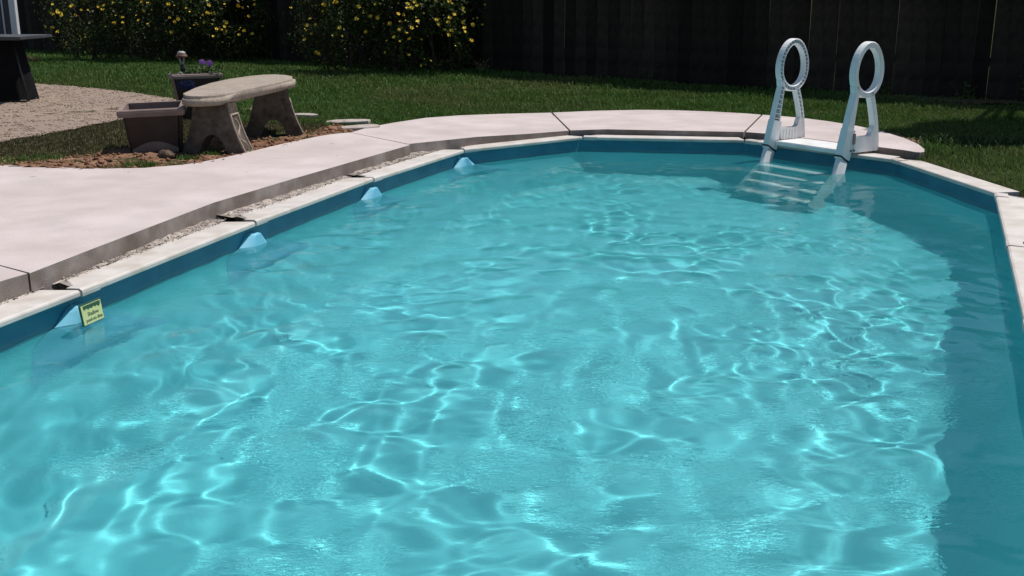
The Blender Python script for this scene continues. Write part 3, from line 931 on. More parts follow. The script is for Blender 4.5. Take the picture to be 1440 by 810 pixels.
def fan_clusters(r, lo, hi, zlo, zhi, n):
    return [(r.uniform(lo, hi), r.uniform(zlo, zhi), r.uniform(0.04, 0.20), int(r.integers(5, 21))) for _ in range(n)]
r_ = np.random.default_rng(77)
bush(-5.65, 17.95, [(-1.25, .05, .72, .75, .82, .60), (-0.35, 0, .80, .95, .95, .68), (0.75, 0, .72, .95, .90, .65), (1.35, -.05, .62, .55, .62, .5), (0.1, .1, 1.3, 1.3, .7, .6)], 26000, 0, 201,
     'wide yellow flowering shrub left of the bench, nearer the white post',
     fan_clusters(r_, -1.7, 1.6, 0.45, 1.15, 30)+[(1.2, 0.62, .15, 12), (1.45, 0.5, .1, 8), (.9, .8, .2, 12), (0.2, .75, .25, 9), (-1.6, .75, .18, 12), (-.7, .95, .2, 12)])
bush(-1.68, 15.35, [(-0.75, 0, .75, .65, .75, .5), (0.15, -.05, .78, .85, .82, .55), (0.75, 0, .70, .50, .72, .48), (0.0, 0, 1.3, .95, .6, .5)], 24000, 0, 301,
     'rounded yellow flowering shrub between the wide shrub and the bare fence',
     fan_clusters(r_, -1.25, 1.15, 0.35, 1.15, 26)+[(1.12, .72, .07, 16), (1.05, .48, .07, 9), (1.0, 1.0, .12, 12), (-.9, .75, .15, 9), (-.6, .6, .15, 9)])

# ------------------------------------------------------------------ shade tree behind the fence on the right (its crown is above the picture)
def shade_tree():
    bx, by = 6.75, 12.6
    root = empty('shade_tree', (bx, by, 0.05))
    prop(root, 'leafy tree behind the fence on the right, out of the picture', 'tree')
    bm = bmesh.new()
    cc = Vector((-0.60, -2.2, 3.5))
    add_tube(bm, [(0, 0, 0), (0.02, -0.05, 1.0), (-0.1, -0.15, 2.0), (-0.35, -0.4, 2.9)], [0.13, 0.11, 0.09, 0.07], 9)
    link('trunk', bm_mesh('trunk', bm, True), M['bark'], root)
    r = np.random.default_rng(4)
    for k in range(6):
        bm = bmesh.new()
        e = cc+Vector((r.normal(0, .55), r.normal(0, .5), r.normal(0.1, .25)))
        st = Vector((-0.2, -0.25, 2.3+0.1*k))
        add_tube(bm, [st, (st+e)/2+Vector((r.normal(0, .08), r.normal(0, .08), .1)), e], [0.05, 0.03, 0.012], 6)
        link('branch', bm_mesh('branch', bm, True), M['bark'], root)
    d = r.normal(0, 1, (26000, 3)); d /= np.linalg.norm(d, axis=1)[:, None]
    q = d*(r.random(26000)**0.4)[:, None]*np.array([1.2, 1.0, 0.55])*(1+0.2*np.sin(5*d[:, 0])*np.sin(6*d[:, 1]+1))[:, None]+np.array(cc)
    leaf_cloud('crown', q, d, 0.07+0.06*r.random(len(q)), M['treeleaf'], 8, root)
shade_tree()

# ------------------------------------------------------------------ ladder
def build_ladder():
    AL = Vector((2.20, 8.97, 0)); AR = Vector((2.622, 8.347, 0))
    wdt = (AR-AL).length
    a = (AR-AL).normalized(); rz = math.atan2(a.y, a.x)
    root = empty('pool_ladder', (AL.x, AL.y, COPE_Z), rz)
    prop(root, 'white plastic pool ladder with ringed handrails at the far right edge', 'pool ladder')
    # local frame: x along the rails' spacing, y outwards (away from the water), z up from the coping
    z0 = -COPE_Z
    def child(name, me, m, parent=root):
        o = link(name, me, m, parent)
        o.cycles.is_caustics_receiver = True
        return o
    # ---- rail outline (y, z, half width); the ring and the two legs
    cy, cz, ry, rzz = 0.165, 0.57+z0, 0.152, 0.192
    ring = [(cy+ry*math.cos(t)*(1-0.10*math.sin(t)), cz+rzz*math.sin(t)) for t in [2*PI*k/40 for k in range(40)]]
    def ribbon(bm, path, hw, x0, x1, closed=False):
        """bar of rectangular section: half width hw in the (y,z) plane, from x0 to x1, chamfered"""
        n = len(path)
        secs = []
        ch = 0.006
        for i, (y, z) in enumerate(path):
            p0 = path[(i-1) % n] if closed or i > 0 else path[0]
            p1 = path[(i+1) % n] if closed or i < n-1 else path[-1]
            t = Vector((p1[0]-p0[0], p1[1]-p0[1])).normalized(); nn = Vector((-t.y, t.x))
            h = hw[i] if hasattr(hw, '__len__') else hw
            sec = []
            for (dx, dn) in ((x0+ch, -h), (x0, -h+ch), (x0, h-ch), (x0+ch, h), (x1-ch, h), (x1, h-ch), (x1, -h+ch), (x1-ch, -h)):
                sec.append(bm.verts.new((dx, y+nn.x*dn, z+nn.y*dn)))
            secs.append(sec)
        m_ = 8
        for i in range(n if closed else n-1):
            s0, s1 = secs[i], secs[(i+1) % n]
            for k in range(m_):
                bm.faces.new((s0[k], s0[(k+1) % m_], s1[(k+1) % m_], s1[k]))
        if not closed:
            bm.faces.new(secs[0]); bm.faces.new(secs[-1][::-1])
    def line(p, q, n=8, bow=0.0):
        out = []
        for k in range(n+1):
            t = k/n
            out.append((p[0]+(q[0]-p[0])*t, p[1]+(q[1]-p[1])*t+0)); 
            if bow: out[-1] = (out[-1][0]+bow*math.sin(PI*t), out[-1][1])
        return out
    front = line((-0.035, -0.005), (0.045, 0.40+z0), 10, -0.006)
    front = front+[(0.030, 0.45+z0)]
    fw = [0.054-0.0031*k for k in range(len(front))]
    rear = line((0.335, 0.015), (0.215, 0.40+z0), 10, 0.022)
    rw = [0.022]*len(rear)
    T = 0.062
    LEG_OUT, LEG_SIDE = 0.62, 0.28        # the submerged half leans into the pool
    for side, xo in ((0, 0.0), (1, wdt)):
        # the hollow ribbed side of the left rail faces the right rail; the right rail is its mirror image
        sgn = 1 if side == 0 else -1
        rail = child('handrail', None, None) if False else None
        web0, web1 = (xo-T/2, xo-T/2+0.012) if sgn > 0 else (xo+T/2-0.012, xo+T/2)
        bm = bmesh.new()
        ribbon(bm, ring, 0.0225, min(web0, web1), max(web0, web1), True)
        ribbon(bm, front, fw, min(web0, web1), max(web0, web1))
        ribbon(bm, rear, rw, min(web0, web1), max(web0, web1))
        rail = child('handrail', bm_mesh('handrail', bm), M['white'])
        # flanges on both rims of the channel
        bm = bmesh.new()
        lo, hi = xo-T/2+0.001, xo+T/2-0.001
        def rim(path, hw, closed=False):
            n = len(path); outp = {1: [], -1: []}
            for i, (y, z) in enumerate(path):
                p0 = path[(i-1) % n] if closed or i > 0 else path[0]
                p1 = path[(i+1) % n] if closed or i < n-1 else path[-1]
                t = Vector((p1[0]-p0[0], p1[1]-p0[1])).normalized(); nn = Vector((-t.y, t.x))
                h = (hw[i] if hasattr(hw, '__len__') else hw)-0.005
                for sg in (1, -1): outp[sg].append((y+nn.x*h*sg, z+nn.y*h*sg))
            for sg in (1, -1): ribbon(bm, outp[sg], 0.0062, lo, hi, closed)
        rim(ring, 0.0225, True); rim(front, fw); rim(rear, rw)
        child('flange', bm_mesh('flange', bm), M['white'], rail)
        # ribs across the channel
        bm = bmesh.new()
        def ribs(path, hw, step, closed=False):
            acc = 0.0
            for i in range(len(path)-(0 if closed else 1)):
                p0 = Vector(path[i]); p1 = Vector(path[(i+1) % len(path)])
                d = (p1-p0).length; t = (p1-p0).normalized(); ang = math.atan2(t.y, t.x)
                while acc < d:
                    c = p0+t*acc
                    h = hw[i] if hasattr(hw, '__len__') else hw
                    mt = Matrix.Translation((0, c.x, c.y)) @ Matrix.Rotation(ang, 4, 'X')
                    add_box(bm, (lo+hi)/2, 0, 0, (hi-lo)*0.9, 0.005, 2*h-0.012, mt)
                    acc += step
                acc -= d
        ribs(ring, 0.0225, 0.032, True); ribs(front[3:], fw[3:], 0.04); ribs(rear, rw, 0.036)
        child('rib', bm_mesh('rib', bm), M['white'], rail)
        # solid boot at the bottom of the front leg, and the side panel on the deck
        bm = bmesh.new()
        ribbon(bm, line((-0.048, -0.03), (0.00, 0.20), 4), [0.058, 0.057, 0.056, 0.054, 0.052], xo-T/2-0.003, xo+T/2+0.003)
        child('leg_boot', bm_mesh('leg_boot', bm), M['white'], rail)
        bm = bmesh.new()
        prof = [(0.06, 0.0), (0.31, 0.0), (0.345, 0.03), (0.335, 0.16), (0.318, 0.20), (0.285, 0.205), (0.262, 0.18), (0.262, 0.135), (0.24, 0.118), (0.045, 0.13)]
        xa, xb = xo-0.024, xo+0.024
        l_ = [bm.verts.new((xa, y, z+0.012)) for y, z in prof]; h_ = [bm.verts.new((xb, y, z+0.012)) for y, z in prof]
        n = len(prof); bm.faces.new(l_[::-1]); bm.faces.new(h_)
        for i in range(n): bm.faces.new((l_[i], l_[(i+1) % n], h_[(i+1) % n], h_[i]))
        bmesh.ops.bevel(bm, geom=list(bm.edges), offset=0.005, segments=2, affect='EDGES')
        pn = child('side_panel', bm_mesh('side_panel', bm), M['white'], rail)
        if side == 0:
            bm = bmesh.new()
            for k in range(5): add_box(bm, xo+0.028, 0.085+0.036*k, 0.07, 0.012, 0.006, 0.105)
            child('panel_rib', bm_mesh('panel_rib', bm), M['white'], rail)
        # lower leg down into the water
        bm = bmesh.new()
        dn = Vector((-LEG_OUT, -1.0)).normalized()
        st = Vector((-0.052, -0.028)); en = st+dn*1.16
        ribbon(bm, [tuple(st), tuple(st.lerp(en, .35)), tuple(st.lerp(en, .7)), tuple(en)], 0.046, xo-0.026, xo+0.026)
        for v in bm.verts: v.co.x -= LEG_SIDE*min(0.0, v.co.z+0.028)
        child('lower_leg', bm_mesh('lower_leg', bm), M['white'])
        # dark strap round the joint
        bm = bmesh.new()
        ribbon(bm, [tuple(st-dn*0.006), tuple(st+dn*0.006)], 0.061, xo-0.036, xo+0.036)
        child('strap', bm_mesh('strap', bm), M['black'])
        # small bolts
        bm = bmesh.new()
        for yy in (0.035, 0.075):
            add_tube(bm, [(xo+T/2, yy-0.03, 0.035), (xo+T/2+0.008, yy-0.03, 0.035)], 0.008, 8)
        child('bolt', bm_mesh('bolt', bm), M['black'], rail)
    # worn label on the right boot
    bm = bmesh.new(); add_box(bm, wdt+T/2+0.0045, 0.035, 0.125, 0.002, 0.035, 0.085)
    child('worn_label', bm_mesh('worn_label', bm), M['potrim'])
    # platform
    bm = bmesh.new(); add_box(bm, wdt/2, 0.15, 0.018, wdt-T-0.012, 0.34, 0.035)
    bmesh.ops.bevel(bm, geom=list(bm.edges), offset=0.006, segments=2, affect='EDGES')
    child('platform', bm_mesh('platform', bm), M['white'])
    # treads under water
    for k, tz in enumerate((-0.19, -0.41, -0.64, -0.87)):
        ty = -0.052+LEG_OUT*(tz+0.028)-0.045; tx = -LEG_SIDE*(tz+0.028)
        bm = bmesh.new(); add_box(bm, wdt/2+tx, ty, tz, wdt-0.056, 0.105, 0.030)
        bmesh.ops.bevel(bm, geom=list(bm.edges), offset=0.006, segments=2, affect='EDGES')
        child('tread', bm_mesh('tread', bm), M['white'])
build_ladder()

# ------------------------------------------------------------------ warning tag on the liner
def build_tag():
    i = 1
    n = seg_in(1); d = (Vector(V[2])-Vector(V[1])).normalized()
    c = Vector(V[1])-d*0.040+n*0.075
    root = empty('warning_tag', (c.x, c.y, -0.160), math.atan2(d.y, d.x))
    prop(root, 'small yellow warning tag with dark lettering hanging under the coping', 'warning tag')
    def child(name, me, m, parent=root):
        return link(name, me, m, parent)
    W_, H_ = 0.128, 0.082
    R = Matrix.Rotation(math.radians(-8), 4, 'X')
    bm = bmesh.new(); add_box(bm, 0, 0, 0, W_+0.008, 0.006, H_+0.008, R)
    child('backing', bm_mesh('backing', bm), M['signdark'])
    bm = bmesh.new(); add_box(bm, 0, -0.0035, -0.002, W_, 0.003, H_, R)
    face = child('face', bm_mesh('face', bm), M['signface'])
    # ragged dark header
    bm = bmesh.new()
    xs = np.linspace(-W_/2+.012, W_/2-.006, 15)
    up = [(x, H_/2-0.004) for x in xs]; lo = [(x, H_/2-0.020+random.uniform(-.006, .006)) for x in xs]
    vs = [bm.verts.new(R @ Vector((x, -0.0058, z))) for x, z in lo]+[bm.verts.new(R @ Vector((x, -0.0058, z))) for x, z in up[::-1]]
    bm.faces.new(vs)
    bmesh.ops.triangulate(bm, faces=bm.faces)
    child('header_print', bm_mesh('header_print', bm), M['signdark'], face)
    for txt, zz, size in (('Shallow', -0.010, 0.023), ('pool-no dive', -0.033, 0.0205)):
        cu = bpy.data.curves.new('print', 'FONT'); cu.body = txt; cu.size = size; cu.align_x = 'CENTER'; cu.extrude = 0.0003
        to = bpy.data.objects.new('tmp', cu); C.objects.link(to)
        dg = bpy.context.evaluated_depsgraph_get(); dg.update()
        me = bpy.data.meshes.new_from_object(to.evaluated_get(dg))
        bpy.data.objects.remove(to)
        me.transform(Matrix.Rotation(PI/2, 4, 'X'))
        me.transform(Matrix.Translation((0.004, -0.0057, zz)))
        me.transform(R)
        me.materials.clear()
        child('lettering', me, M['signdark'], face)
build_tag()

# ------------------------------------------------------------------ stone bench
def build_bench():
    root = empty('garden_bench', (-2.15, 8.5, 0.0))
    prop(root, 'weathered cast stone garden bench with curved seat beside the deck', 'bench')
    off = Vector((2.15, -8.5, 0))
    def child(name, me, m, parent=root):
        o = link(name, me, m, parent)
        if parent is root: o.location = off
        return o
    seat = [(-2.40, 7.84), (-2.43, 7.98), (-2.455, 8.40), (-2.44, 8.77), (-2.38, 9.12), (-2.28, 9.42), (-2.19, 9.53), (-2.08, 9.57), (-1.96, 9.50), (-1.87, 9.36), (-1.83, 9.15), (-1.90, 8.80),
            (-1.99, 8.45), (-2.055, 8.15), (-2.095, 7.95), (-2.15, 7.84), (-2.24, 7.785), (-2.33, 7.78)]
    zf = lambda x, y: 0.425+0.02*(y-7.8)
    bm = bmesh.new()
    pts = seat[::-1]
    lo = [bm.verts.new((x, y, zf(x, y)-0.074)) for x, y in pts]; hi = [bm.verts.new((x, y, zf(x, y))) for x, y in pts]
    n = len(pts)
    fb = bm.faces.new(lo[::-1]); ft = bm.faces.new(hi)
    for i in range(n): bm.faces.new((lo[i], lo[(i+1) % n], hi[(i+1) % n], hi[i]))
    bmesh.ops.bevel(bm, geom=list(ft.edges), offset=0.026, segments=5, affect='EDGES')
    fbs = [e for e in bm.edges if all(abs(v.co.z-(zf(v.co.x, v.co.y)-0.074)) < 1e-4 for v in e.verts)]
    bmesh.ops.bevel(bm, geom=fbs, offset=0.010, segments=2, affect='EDGES')
    bmesh.ops.triangulate(bm, faces=[f for f in bm.faces if len(f.verts) > 4])
    for f in bm.faces: f.smooth = len(f.verts) == 4
    child('seat', bm_mesh('seat', bm), M['stone'])
    # legs: arched slabs across the bench, flaring outwards at the foot
    def leg(cx, cy, rot, zt, gz):
        T = 0.18
        mt = Matrix.Translation((cx, cy, 0)) @ Matrix.Rotation(rot, 4, 'Z')
        outl = []
        hgt = zt-gz
        def side(t): return 0.135+0.115*t**1.7          # half width, t = 0 top .. 1 foot
        N_ = 9
        for k in range(N_+1): outl.append((side(k/N_), zt-hgt*k/N_))
        # arch
        for k in range(0, 11):
            t = k/10; u = math.cos(PI*t)
            outl.append((0.105*u, gz+0.16*math.sin(PI*t)))
        for k in range(N_, -1, -1): outl.append((-side(k/N_), zt-hgt*k/N_))
        bm = bmesh.new()
        a_ = [bm.verts.new(mt @ Vector((x, -T/2, z))) for x, z in outl]; b_ = [bm.verts.new(mt @ Vector((x, T/2, z))) for x, z in outl]
        fa = bm.faces.new(a_); fb = bm.faces.new(b_[::-1])
        n = len(outl)
        for i in range(n): bm.faces.new((a_[i], b_[i], b_[(i+1) % n], a_[(i+1) % n]))
        bmesh.ops.bevel(bm, geom=list(fa.edges)+list(fb.edges), offset=0.008, segments=2, affect='EDGES')
        bmesh.ops.triangulate(bm, faces=[f for f in bm.faces if len(f.verts) > 4])
        L_ = child('leg', bm_mesh('leg', bm), M['legshade'])
        # raised panel frame and scroll on the outer face towards the pool
        bm = bmesh.new()
        def P(t, y, lift): return mt @ Vector((side(t)+lift, y, zt-hgt*t))
        ts = [0.22+0.74*k/12 for k in range(13)]
        add_tube(bm, [P(t, -T/2+0.014, 0.003) for t in ts], 0.008, 6); add_tube(bm, [P(t, T/2-0.014, 0.003) for t in ts], 0.008, 6)
        add_tube(bm, [P(0.22, -T/2+0.014+(T-0.028)*k/4, 0.003) for k in range(5)], 0.008, 6)
        add_tube(bm, [P(0.96, -T/2+0.014+(T-0.028)*k/4, 0.003) for k in range(5)], 0.009, 6)
        link('panel_frame', bm_mesh('panel_frame', bm, True), M['stone'], L_)
        bm = bmesh.new()
        add_tube(bm, [P(0.32+0.55*k/20, 0.035*math.sin(k/20*PI*2.4), 0.002) for k in range(21)], 0.0055, 6)
        add_tube(bm, [P(0.45+0.16*k/10, 0.045*math.cos(k/10*PI), 0.002) for k in range(11)], 0.0045, 6)
        add_tube(bm, [P(0.68+0.14*k/10, -0.045*math.cos(k/10*PI), 0.002) for k in range(11)], 0.0045, 6)
        link('scroll', bm_mesh('scroll', bm, True), M['stone'], L_)
        # incised-looking vine on the broad face near the outer edge
        bm = bmesh.new()
        pts_ = []
        for k in range(17):
            t = 0.30+0.5*k/16
            pts_.append(mt @ Vector((side(t)-0.055+0.012*math.sin(k*0.55), -T/2-0.001, zt-hgt*t)))
        add_tube(bm, pts_, 0.0038, 5)
        pts_ = [mt @ Vector((side(0.62)-0.05-0.035*math.sin(k/8*PI), -T/2-0.001, zt-hgt*(0.52+0.03*k))) for k in range(9)]
        add_tube(bm, pts_, 0.0036, 5)
        link('vine_relief', bm_mesh('vine_relief', bm, True), M['legshade'], L_)
    leg(-2.215, 8.02, math.radians(-6), zf(0, 8.02)-0.072, -0.02)
    leg(-2.01, 9.02, math.radians(14), zf(0, 9.02)-0.072, -0.02)
build_bench()

# ------------------------------------------------------------------ planters
def tapered_box(root, cname, w0, d0, w1, d1, h, th, m, rim_w, rim_h, mrim, msoil, soil_drop, base_h=0.0):
    def ring(bm, wx, dy, z): return [bm.verts.new((sx*wx/2, sy*dy/2, z)) for sx, sy in ((-1,-1),(1,-1),(1,1),(-1,1))]
    bm = bmesh.new()
    a = ring(bm, w0, d0, 0); b = ring(bm, w1, d1, h); c = ring(bm, w1-2*th, d1-2*th, h); e = ring(bm, w0-2*th+0.02, d0-2*th+0.02, th)
    for r0, r1 in ((a, b), (b, c), (c, e)):
        for k in range(4): bm.faces.new((r0[k], r0[(k+1) % 4], r1[(k+1) % 4], r1[k]))
    bm.faces.new(a[::-1]); bm.faces.new(e)
    bmesh.ops.bevel(bm, geom=[ed for ed in bm.edges if abs(ed.verts[0].co.z-ed.verts[1].co.z) > 0.05], offset=0.02, segments=3, affect='EDGES')
    link(cname, bm_mesh(cname, bm), m, root)
    bm = bmesh.new()
    z0, z1 = h-rim_h, h+0.004
    o0 = ring(bm, w1+2*rim_w-0.01, d1+2*rim_w-0.01, z0); o1 = ring(bm, w1+2*rim_w, d1+2*rim_w, z1-0.012); o2 = ring(bm, w1+2*rim_w-0.014, d1+2*rim_w-0.014, z1)
    i2 = ring(bm, w1-2*th-0.006, d1-2*th-0.006, z1); i0 = ring(bm, w1-2*th-0.012, d1-2*th-0.012, z0)
    for r0, r1 in ((o0, o1), (o1, o2), (o2, i2), (i2, i0), (i0, o0)):
        for k in range(4): bm.faces.new((r0[k], r0[(k+1) % 4], r1[(k+1) % 4], r1[k]))
    bmesh.ops.bevel(bm, geom=list(bm.edges), offset=0.006, segments=2, affect='EDGES')
    link('rim', bm_mesh('rim', bm), mrim, root)
    bm = bmesh.new()
    t = (h-soil_drop)/h
    sw, sdp = w0+(w1-w0)*t-2*th+0.004, d0+(d1-d0)*t-2*th+0.004
    n = 12
    g = [[bm.verts.new((-sw/2+sw*i/n, -sdp/2+sdp*j/n, h-soil_drop+random.uniform(-.01, .01))) for i in range(n+1)] for j in range(n+1)]
    for j in range(n):
        for i in range(n): bm.faces.new((g[j][i], g[j][i+1], g[j+1][i+1], g[j+1][i]))
    link('potting_soil', bm_mesh('potting_soil', bm, True), msoil, root)

pl = empty('square_planter', (-2.715, 8.17, -0.01), math.radians(14))
pl.rotation_euler = (math.radians(1.5), math.radians(-1.5), math.radians(14))
prop(pl, 'large empty brown plastic planter with thick rim beside the stone bench', 'planter')
tapered_box(pl, 'body', 0.36, 0.36, 0.42, 0.44, 0.33, 0.014, M['planter'], 0.032, 0.05, M['planterrim'], M['potsoil'], 0.09)
bm = bmesh.new()
prev = None
for k in range(13):
    t = k/12; x = -0.165+0.33*t; z = 0.035+0.055*math.sin(PI*t)
    q = [bm.verts.new((x, -0.184-0.004, 0.004)), bm.verts.new((x, -0.184-z*0.12-0.004, z))]
    if prev: bm.faces.new((prev[0], q[0], q[1], prev[1]))
    prev = q
link('arched_foot', bm_mesh('arched_foot', bm), M['planterrim'], pl)

fp = empty('flower_planter', (-2.98, 10.2, 0.0), math.radians(30))
prop(fp, 'dark rectangular flower pot with pale rim standing behind the bench', 'planter')
tapered_box(fp, 'body', 0.30, 0.15, 0.44, 0.19, 0.42, 0.012, M['darkpot'], 0.016, 0.04, M['potrim'], M['potsoil'], 0.03)

# petunias growing in it
pe = empty('petunia_plant', (-2.93, 10.25, 0.39))
prop(pe, 'petunia plant with two purple blooms in the dark flower pot', 'flowering plant')
bm = bmesh.new()
heads = [(0.03, -0.04, 0.125), (0.095, -0.03, 0.115)]
for hx, hy, hz in heads+[(-0.06, 0.0, 0.06), (0.15, 0.02, 0.09), (0.12, -0.02, 0.05), (0.0, 0.03, 0.06)]:
    add_tube(bm, [(hx*0.4, hy*0.4, -0.005), (hx*0.8, hy*0.9, hz*0.6), (hx, hy, hz)], 0.003, 5)
link('stem', bm_mesh('stem', bm), M['weed'], pe)
r = np.random.default_rng(9)
q = np.stack([r.uniform(-0.16, 0.19, 260), r.uniform(-0.07, 0.07, 260), r.uniform(-0.02, 0.10, 260)], -1)
leaf_cloud('leaf', q, np.tile([0, -0.3, 1.0], (260, 1)), 0.02+0.03*r.random(260), M['weed'], 10, pe)
for hx, hy, hz in heads:
    bm = bmesh.new()
    c = bm.verts.new((hx, hy, hz))
    ringv = []
    for k in range(20):
        t = 2*PI*k/20; rr = 0.030*(1+0.12*math.cos(5*t))
        ringv.append(bm.verts.new((hx+rr*math.cos(t), hy-0.018-0.3*rr*math.sin(t), hz+0.012+rr*math.sin(t)*0.9)))
    for k in range(20): bm.faces.new((c, ringv[k], ringv[(k+1) % 20]))
    link('bloom', bm_mesh('bloom', bm, True), M['purple'], pe)

# small garden light on a stake, in the flower pot
gl = empty('garden_light', (-3.07, 10.13, 0.385))
prop(gl, 'small stake light with rusty cap standing in the dark flower pot', 'garden light')
bm = bmesh.new(); add_tube(bm, [(0, 0, -0.02), (0, 0, 0.14)], 0.007, 8); link('stake', bm_mesh('stake', bm), M['greymetal'], gl)
bm = bmesh.new(); add_tube(bm, [(0, 0, 0.06), (0, 0, 0.10), (0, 0, 0.125)], [0.022, 0.026, 0.018], 12); link('collar', bm_mesh('collar', bm, True), M['darkmetal'], gl)
bm = bmesh.new()
for k in range(4):
    t = PI/4+k*PI/2
    add_tube(bm, [(0.012*math.cos(t), 0.012*math.sin(t), 0.12), (0.032*math.cos(t), 0.032*math.sin(t), 0.19)], 0.004, 6)
link('strut', bm_mesh('strut', bm), M['greymetal'], gl)
bm = bmesh.new(); add_tube(bm, [(0, 0, 0.188), (0, 0, 0.20), (0, 0, 0.215)], [0.05, 0.052, 0.046], 16); link('cap', bm_mesh('cap', bm, True), M['rust'], gl)
bm = bmesh.new(); add_tube(bm, [(0, 0, 0.2155), (0, 0, 0.235), (0, 0, 0.245)], [0.038, 0.036, 0.02], 16); link('lid', bm_mesh('lid', bm, True), M['greymetal'], gl)

# crumpled blue plastic bag hung over the front of the pot
def bag():
    root = empty('plastic_bag', (-3.02, 10.095, 0.22), math.radians(30))
    prop(root, 'crumpled dark blue plastic bag hanging on the front of the flower pot', 'bag')
    r = np.random.default_rng(12)
    nx_, nz_ = 16, 14
    def sheet(y0, sgn):
        vs = []
        for j in range(nz_+1):
            for i in range(nx_+1):
                u, v = i/nx_, j/nz_
                x = -0.10+0.18*u+0.02*math.sin(3*v)*(u-.5); z = 0.185-0.15*v+0.02*math.sin(4*u+1)*v
                bul = math.sin(PI*u)*math.sin(PI*min(v*1.1, 1))
                y = y0-sgn*0.010*bul+0.006*r.normal()*bul
                vs.append((x, y, z))
        return vs
    v1 = sheet(-0.016, 1); v2 = sheet(-0.012, -0.1)
    f = []
    W_ = nx_+1
    for b0 in (0, len(v1)):
        for j in range(nz_):
            for i in range(nx_):
                a = b0+j*W_+i
                f.append((a, a+1, a+W_+1, a+W_))
    link('film', np_mesh('film', v1+v2, f, True), M['bluebag'], root)
    bm = bmesh.new()
    add_tube(bm, [(-0.085, -0.018, 0.17), (-0.09, -0.012, 0.21), (-0.06, 0.0, 0.225), (-0.04, -0.012, 0.20), (-0.035, -0.02, 0.165)], 0.004, 6)
    link('handle', bm_mesh('handle', bm, True), M['greymetal'], root)
bag()

# ------------------------------------------------------------------ left edge: table with dark skirt, white post with screen
def build_table():
    x1, y1 = -5.08, 11.30
    root = empty('patio_table', (x1-0.75, y1+0.2, 0.012))
    prop(root, 'dark patio table with black hanging cloth at the left edge', 'table')
    def ch(name, bm, m, s=False): return link(name, bm_mesh(name, bm, s), m, root)
    h = 0.715
    bm = bmesh.new(); add_box(bm, 0.03, 0, h-0.02, 1.62, 0.80, 0.035); bmesh.ops.bevel(bm, geom=list(bm.edges), offset=0.008, segments=2, affect='EDGES')
    ch('tabletop', bm, M['tabletop'])
    for sx in (-1, 1):
        for sy in (-1, 1):
            bm = bmesh.new()
            add_tube(bm, [(sx*0.735, sy*0.12, 0.0), (sx*0.62, sy*0.10, h-0.045)], 0.014, 8)
            ch('leg', bm, M['darkmetal'], True)
    bm = bmesh.new()
    n = 60; top = []; bot = []
    for k in range(n):
        t = 2*PI*k/n
        ex = lambda s: (abs(math.cos(t))**0.35)*math.copysign(1, math.cos(t))*s
        ey = lambda s: (abs(math.sin(t))**0.35)*math.copysign(1, math.sin(t))*s
        wv = 1+0.02*math.sin(9*t)+0.015*math.sin(17*t)
        top.append(bm.verts.new((ex(0.64), ey(0.17), h-0.04))); bot.append(bm.verts.new((ex(0.71)*wv, ey(0.24)*wv, 0.055+0.01*math.sin(5*t))))
    for k in range(n): bm.faces.new((top[k], bot[k], bot[(k+1) % n], top[(k+1) % n]))
    ch('hanging_cloth', bm, M['cloth'], True)
    bm = bmesh.new(); add_tube(bm, [(-0.74, -0.19, 0.05), (0.74, -0.19, 0.05)], 0.012, 8); ch('foot_rail', bm, M['darkmetal'], True)
build_table()

def build_screen():
    px, py = -8.12, 17.95
    gz = float(ground_z(px, py))
    root = empty('patio_screen', (px, py, gz))
    prop(root, 'white post with dark screen panel standing at the far left', 'screen')
    def ch(name, bm, m, s=False): return link(name, bm_mesh(name, bm, s), m, root)
    bm = bmesh.new(); add_box(bm, 0, 0, 1.2+0.06, 0.10, 0.10, 2.4); bmesh.ops.bevel(bm, geom=list(bm.edges), offset=0.006, segments=2, affect='EDGES')
    ch('post', bm, M['paintwhite'])
    bm = bmesh.new(); add_box(bm, 0, 0, 0.035, 0.14, 0.14, 0.07); ch('post_base', bm, M['paintwhite'])
    bm = bmesh.new(); add_tube(bm, [(0.0, -0.056, 0.15), (0.0, -0.05, 0.15)], 0.012, 8); ch('bolt', bm, M['black'])
    bm = bmesh.new(); add_box(bm, -0.175, 0.0, 1.25, 0.022, 0.03, 2.3); ch('stile', bm, M['paintwhite'])
    bm = bmesh.new(); add_box(bm, -0.55, 0.0, 1.35, 1.0, 0.008, 2.1); ch('screen_mesh', bm, M['screen'])
    bm = bmesh.new(); add_box(bm, -0.55, 0.0, 0.27, 1.0, 0.03, 0.05); ch('bottom_rail', bm, M['paintwhite'])
build_screen()
# dry tuft at the post
r = np.random.default_rng(31)
n = 260; a = r.uniform(0, 2*PI, n); q = 0.16*np.sqrt(r.random(n))
x, y = -7.95+np.cos(a)*q*1.5, 17.75+np.sin(a)*q
o = blades('dry_tuft', x, y, ground_z(x, y), 0.06+0.10*r.random(n), np.full(n, 0.012), M['drygrass'], 32, 0.9)
prop(o, 'straw coloured dry grass clump at the foot of the white post', 'grass clump')

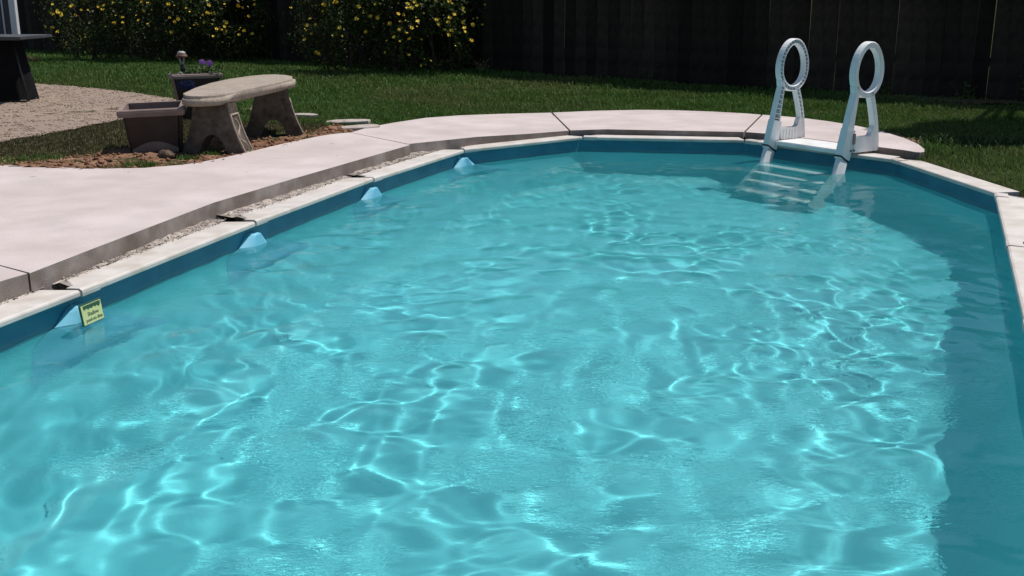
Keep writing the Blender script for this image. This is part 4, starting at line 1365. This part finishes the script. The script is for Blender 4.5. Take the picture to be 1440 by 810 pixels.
# ------------------------------------------------------------------ flagstones, rock, weeds
def slabstone(name, cx, cy, rx, ry, rot, th, m, seed, zoff=0.0, tilt=0.0):
    r = random.Random(seed)
    bm = bmesh.new()
    n = 9
    pts = []
    for k in range(n):
        t = 2*PI*k/n; q = r.uniform(0.78, 1.12)
        x, y = rx*q*math.cos(t), ry*q*math.sin(t)
        pts.append((x*math.cos(rot)-y*math.sin(rot), x*math.sin(rot)+y*math.cos(rot)))
    extrude_poly(bm, pts, 0.0, lambda x, y: th+tilt*x, bevel=0.006, seg=1)
    o = link(name, bm_mesh(name, bm), m)
    o.location = (cx, cy, float(ground_z(cx, cy))+zoff)
    return o
flags = [(-1.36, 9.52, 0.20, 0.13, 0.5, 'pale broken flagstone lying against the deck edge, nearest the deck joint'),
         (-1.50, 9.86, 0.22, 0.12, 0.2, 'flat pale flagstone just behind the broken stone at the deck'),
         (-2.02, 10.35, 0.17, 0.10, -0.3, 'narrow pale flagstone in the grass right of the far bench leg'),
         (-2.55, 10.9, 0.2, 0.08, 0.1, 'thin pale flagstone seen under the bench between its legs')]
for k, (x, y, rx, ry, rot, lab) in enumerate(flags):
    prop(slabstone('flagstone', x, y, rx, ry, rot, 0.035, M['flag'], 40+k, 0.004, 0.02), lab, 'flagstone', 'flagstones beside the bench')
def rock(x, y, s, lab, seed):
    bm = bmesh.new()
    bmesh.ops.create_icosphere(bm, subdivisions=3, radius=s)
    r = random.Random(seed)
    ph = [r.uniform(0, 6) for _ in range(4)]
    for v in bm.verts:
        c = v.co/s
        f = 1+0.16*math.sin(5*c.x+ph[0])*math.sin(4*c.y+ph[1])+0.10*math.sin(11*c.z+ph[2])*math.sin(9*c.x+ph[3])+r.uniform(-.05, .05)
        v.co = Vector((v.co.x*f*1.15, v.co.y*f, v.co.z*f*0.75))
    o = link('rock', bm_mesh('rock', bm, True), M['rock'])
    o.location = (x, y, float(ground_z(x, y))+s*0.45)
    prop(o, lab, 'rock')
rock(-2.50, 7.70, 0.055, 'fist sized brown rock in the soil before the brown planter', 3)

def weed(x, y, s, n, lab, seed, m='weed'):
    root = empty('weed_plant', (x, y, float(ground_z(x, y))))
    prop(root, lab, 'weed', 'weeds along the fence')
    r = np.random.default_rng(seed)
    bm = bmesh.new()
    tips = []
    for k in range(5):
        e = Vector((r.normal(0, .5)*s, r.normal(0, .35)*s, s*r.uniform(.5, 1.0)))
        tips.append(e); add_tube(bm, [(0, 0, -0.01), tuple(e*0.55+Vector((0, 0, .1*s))), tuple(e)], 0.004, 4)
    link('stem', bm_mesh('stem', bm), M[m], root)
    t = r.integers(0, 5, n); f = r.uniform(0.35, 1.05, n)
    q = np.array([tuple(tips[i]) for i in t])*f[:, None]+r.normal(0, 0.10*s, (n, 3))
    q[:, 2] = np.abs(q[:, 2])
    leaf_cloud('leaf', q, np.tile([0, -0.2, 1.0], (n, 1)), s*(0.16+0.16*r.random(n)), M[m], seed+1, root)['kind'] = 'stuff'
weed(5.48, 11.42, 0.26, 70, 'leafy weed at the fence foot at the right edge', 91)
weed(4.30, 12.30, 0.20, 26, 'small weed against the fence right of the ladder', 92)
weed(4.95, 11.86, 0.22, 26, 'sparse weed against the fence near the right edge', 93)
weed(1.75, 13.95, 0.20, 24, 'small weed against the fence left of the ladder', 94)
weed(-0.42, 15.35, 0.22, 30, 'dry twiggy weed at the fence beside the rounded shrub', 95, 'drygrass')
r = np.random.default_rng(97)
n = 420; cx_ = r.normal(3.95, 0.22, n); cy_ = r.normal(9.05, 0.12, n)
o = blades('weed_patch', cx_, cy_, ground_z(cx_, cy_), 0.05+0.06*r.random(n), np.full(n, 0.016), M['weed'], 98, 1.2)
prop(o, 'broad leaved green weeds in the lawn beside the dark tree shadow', 'weed patch', kind='stuff')
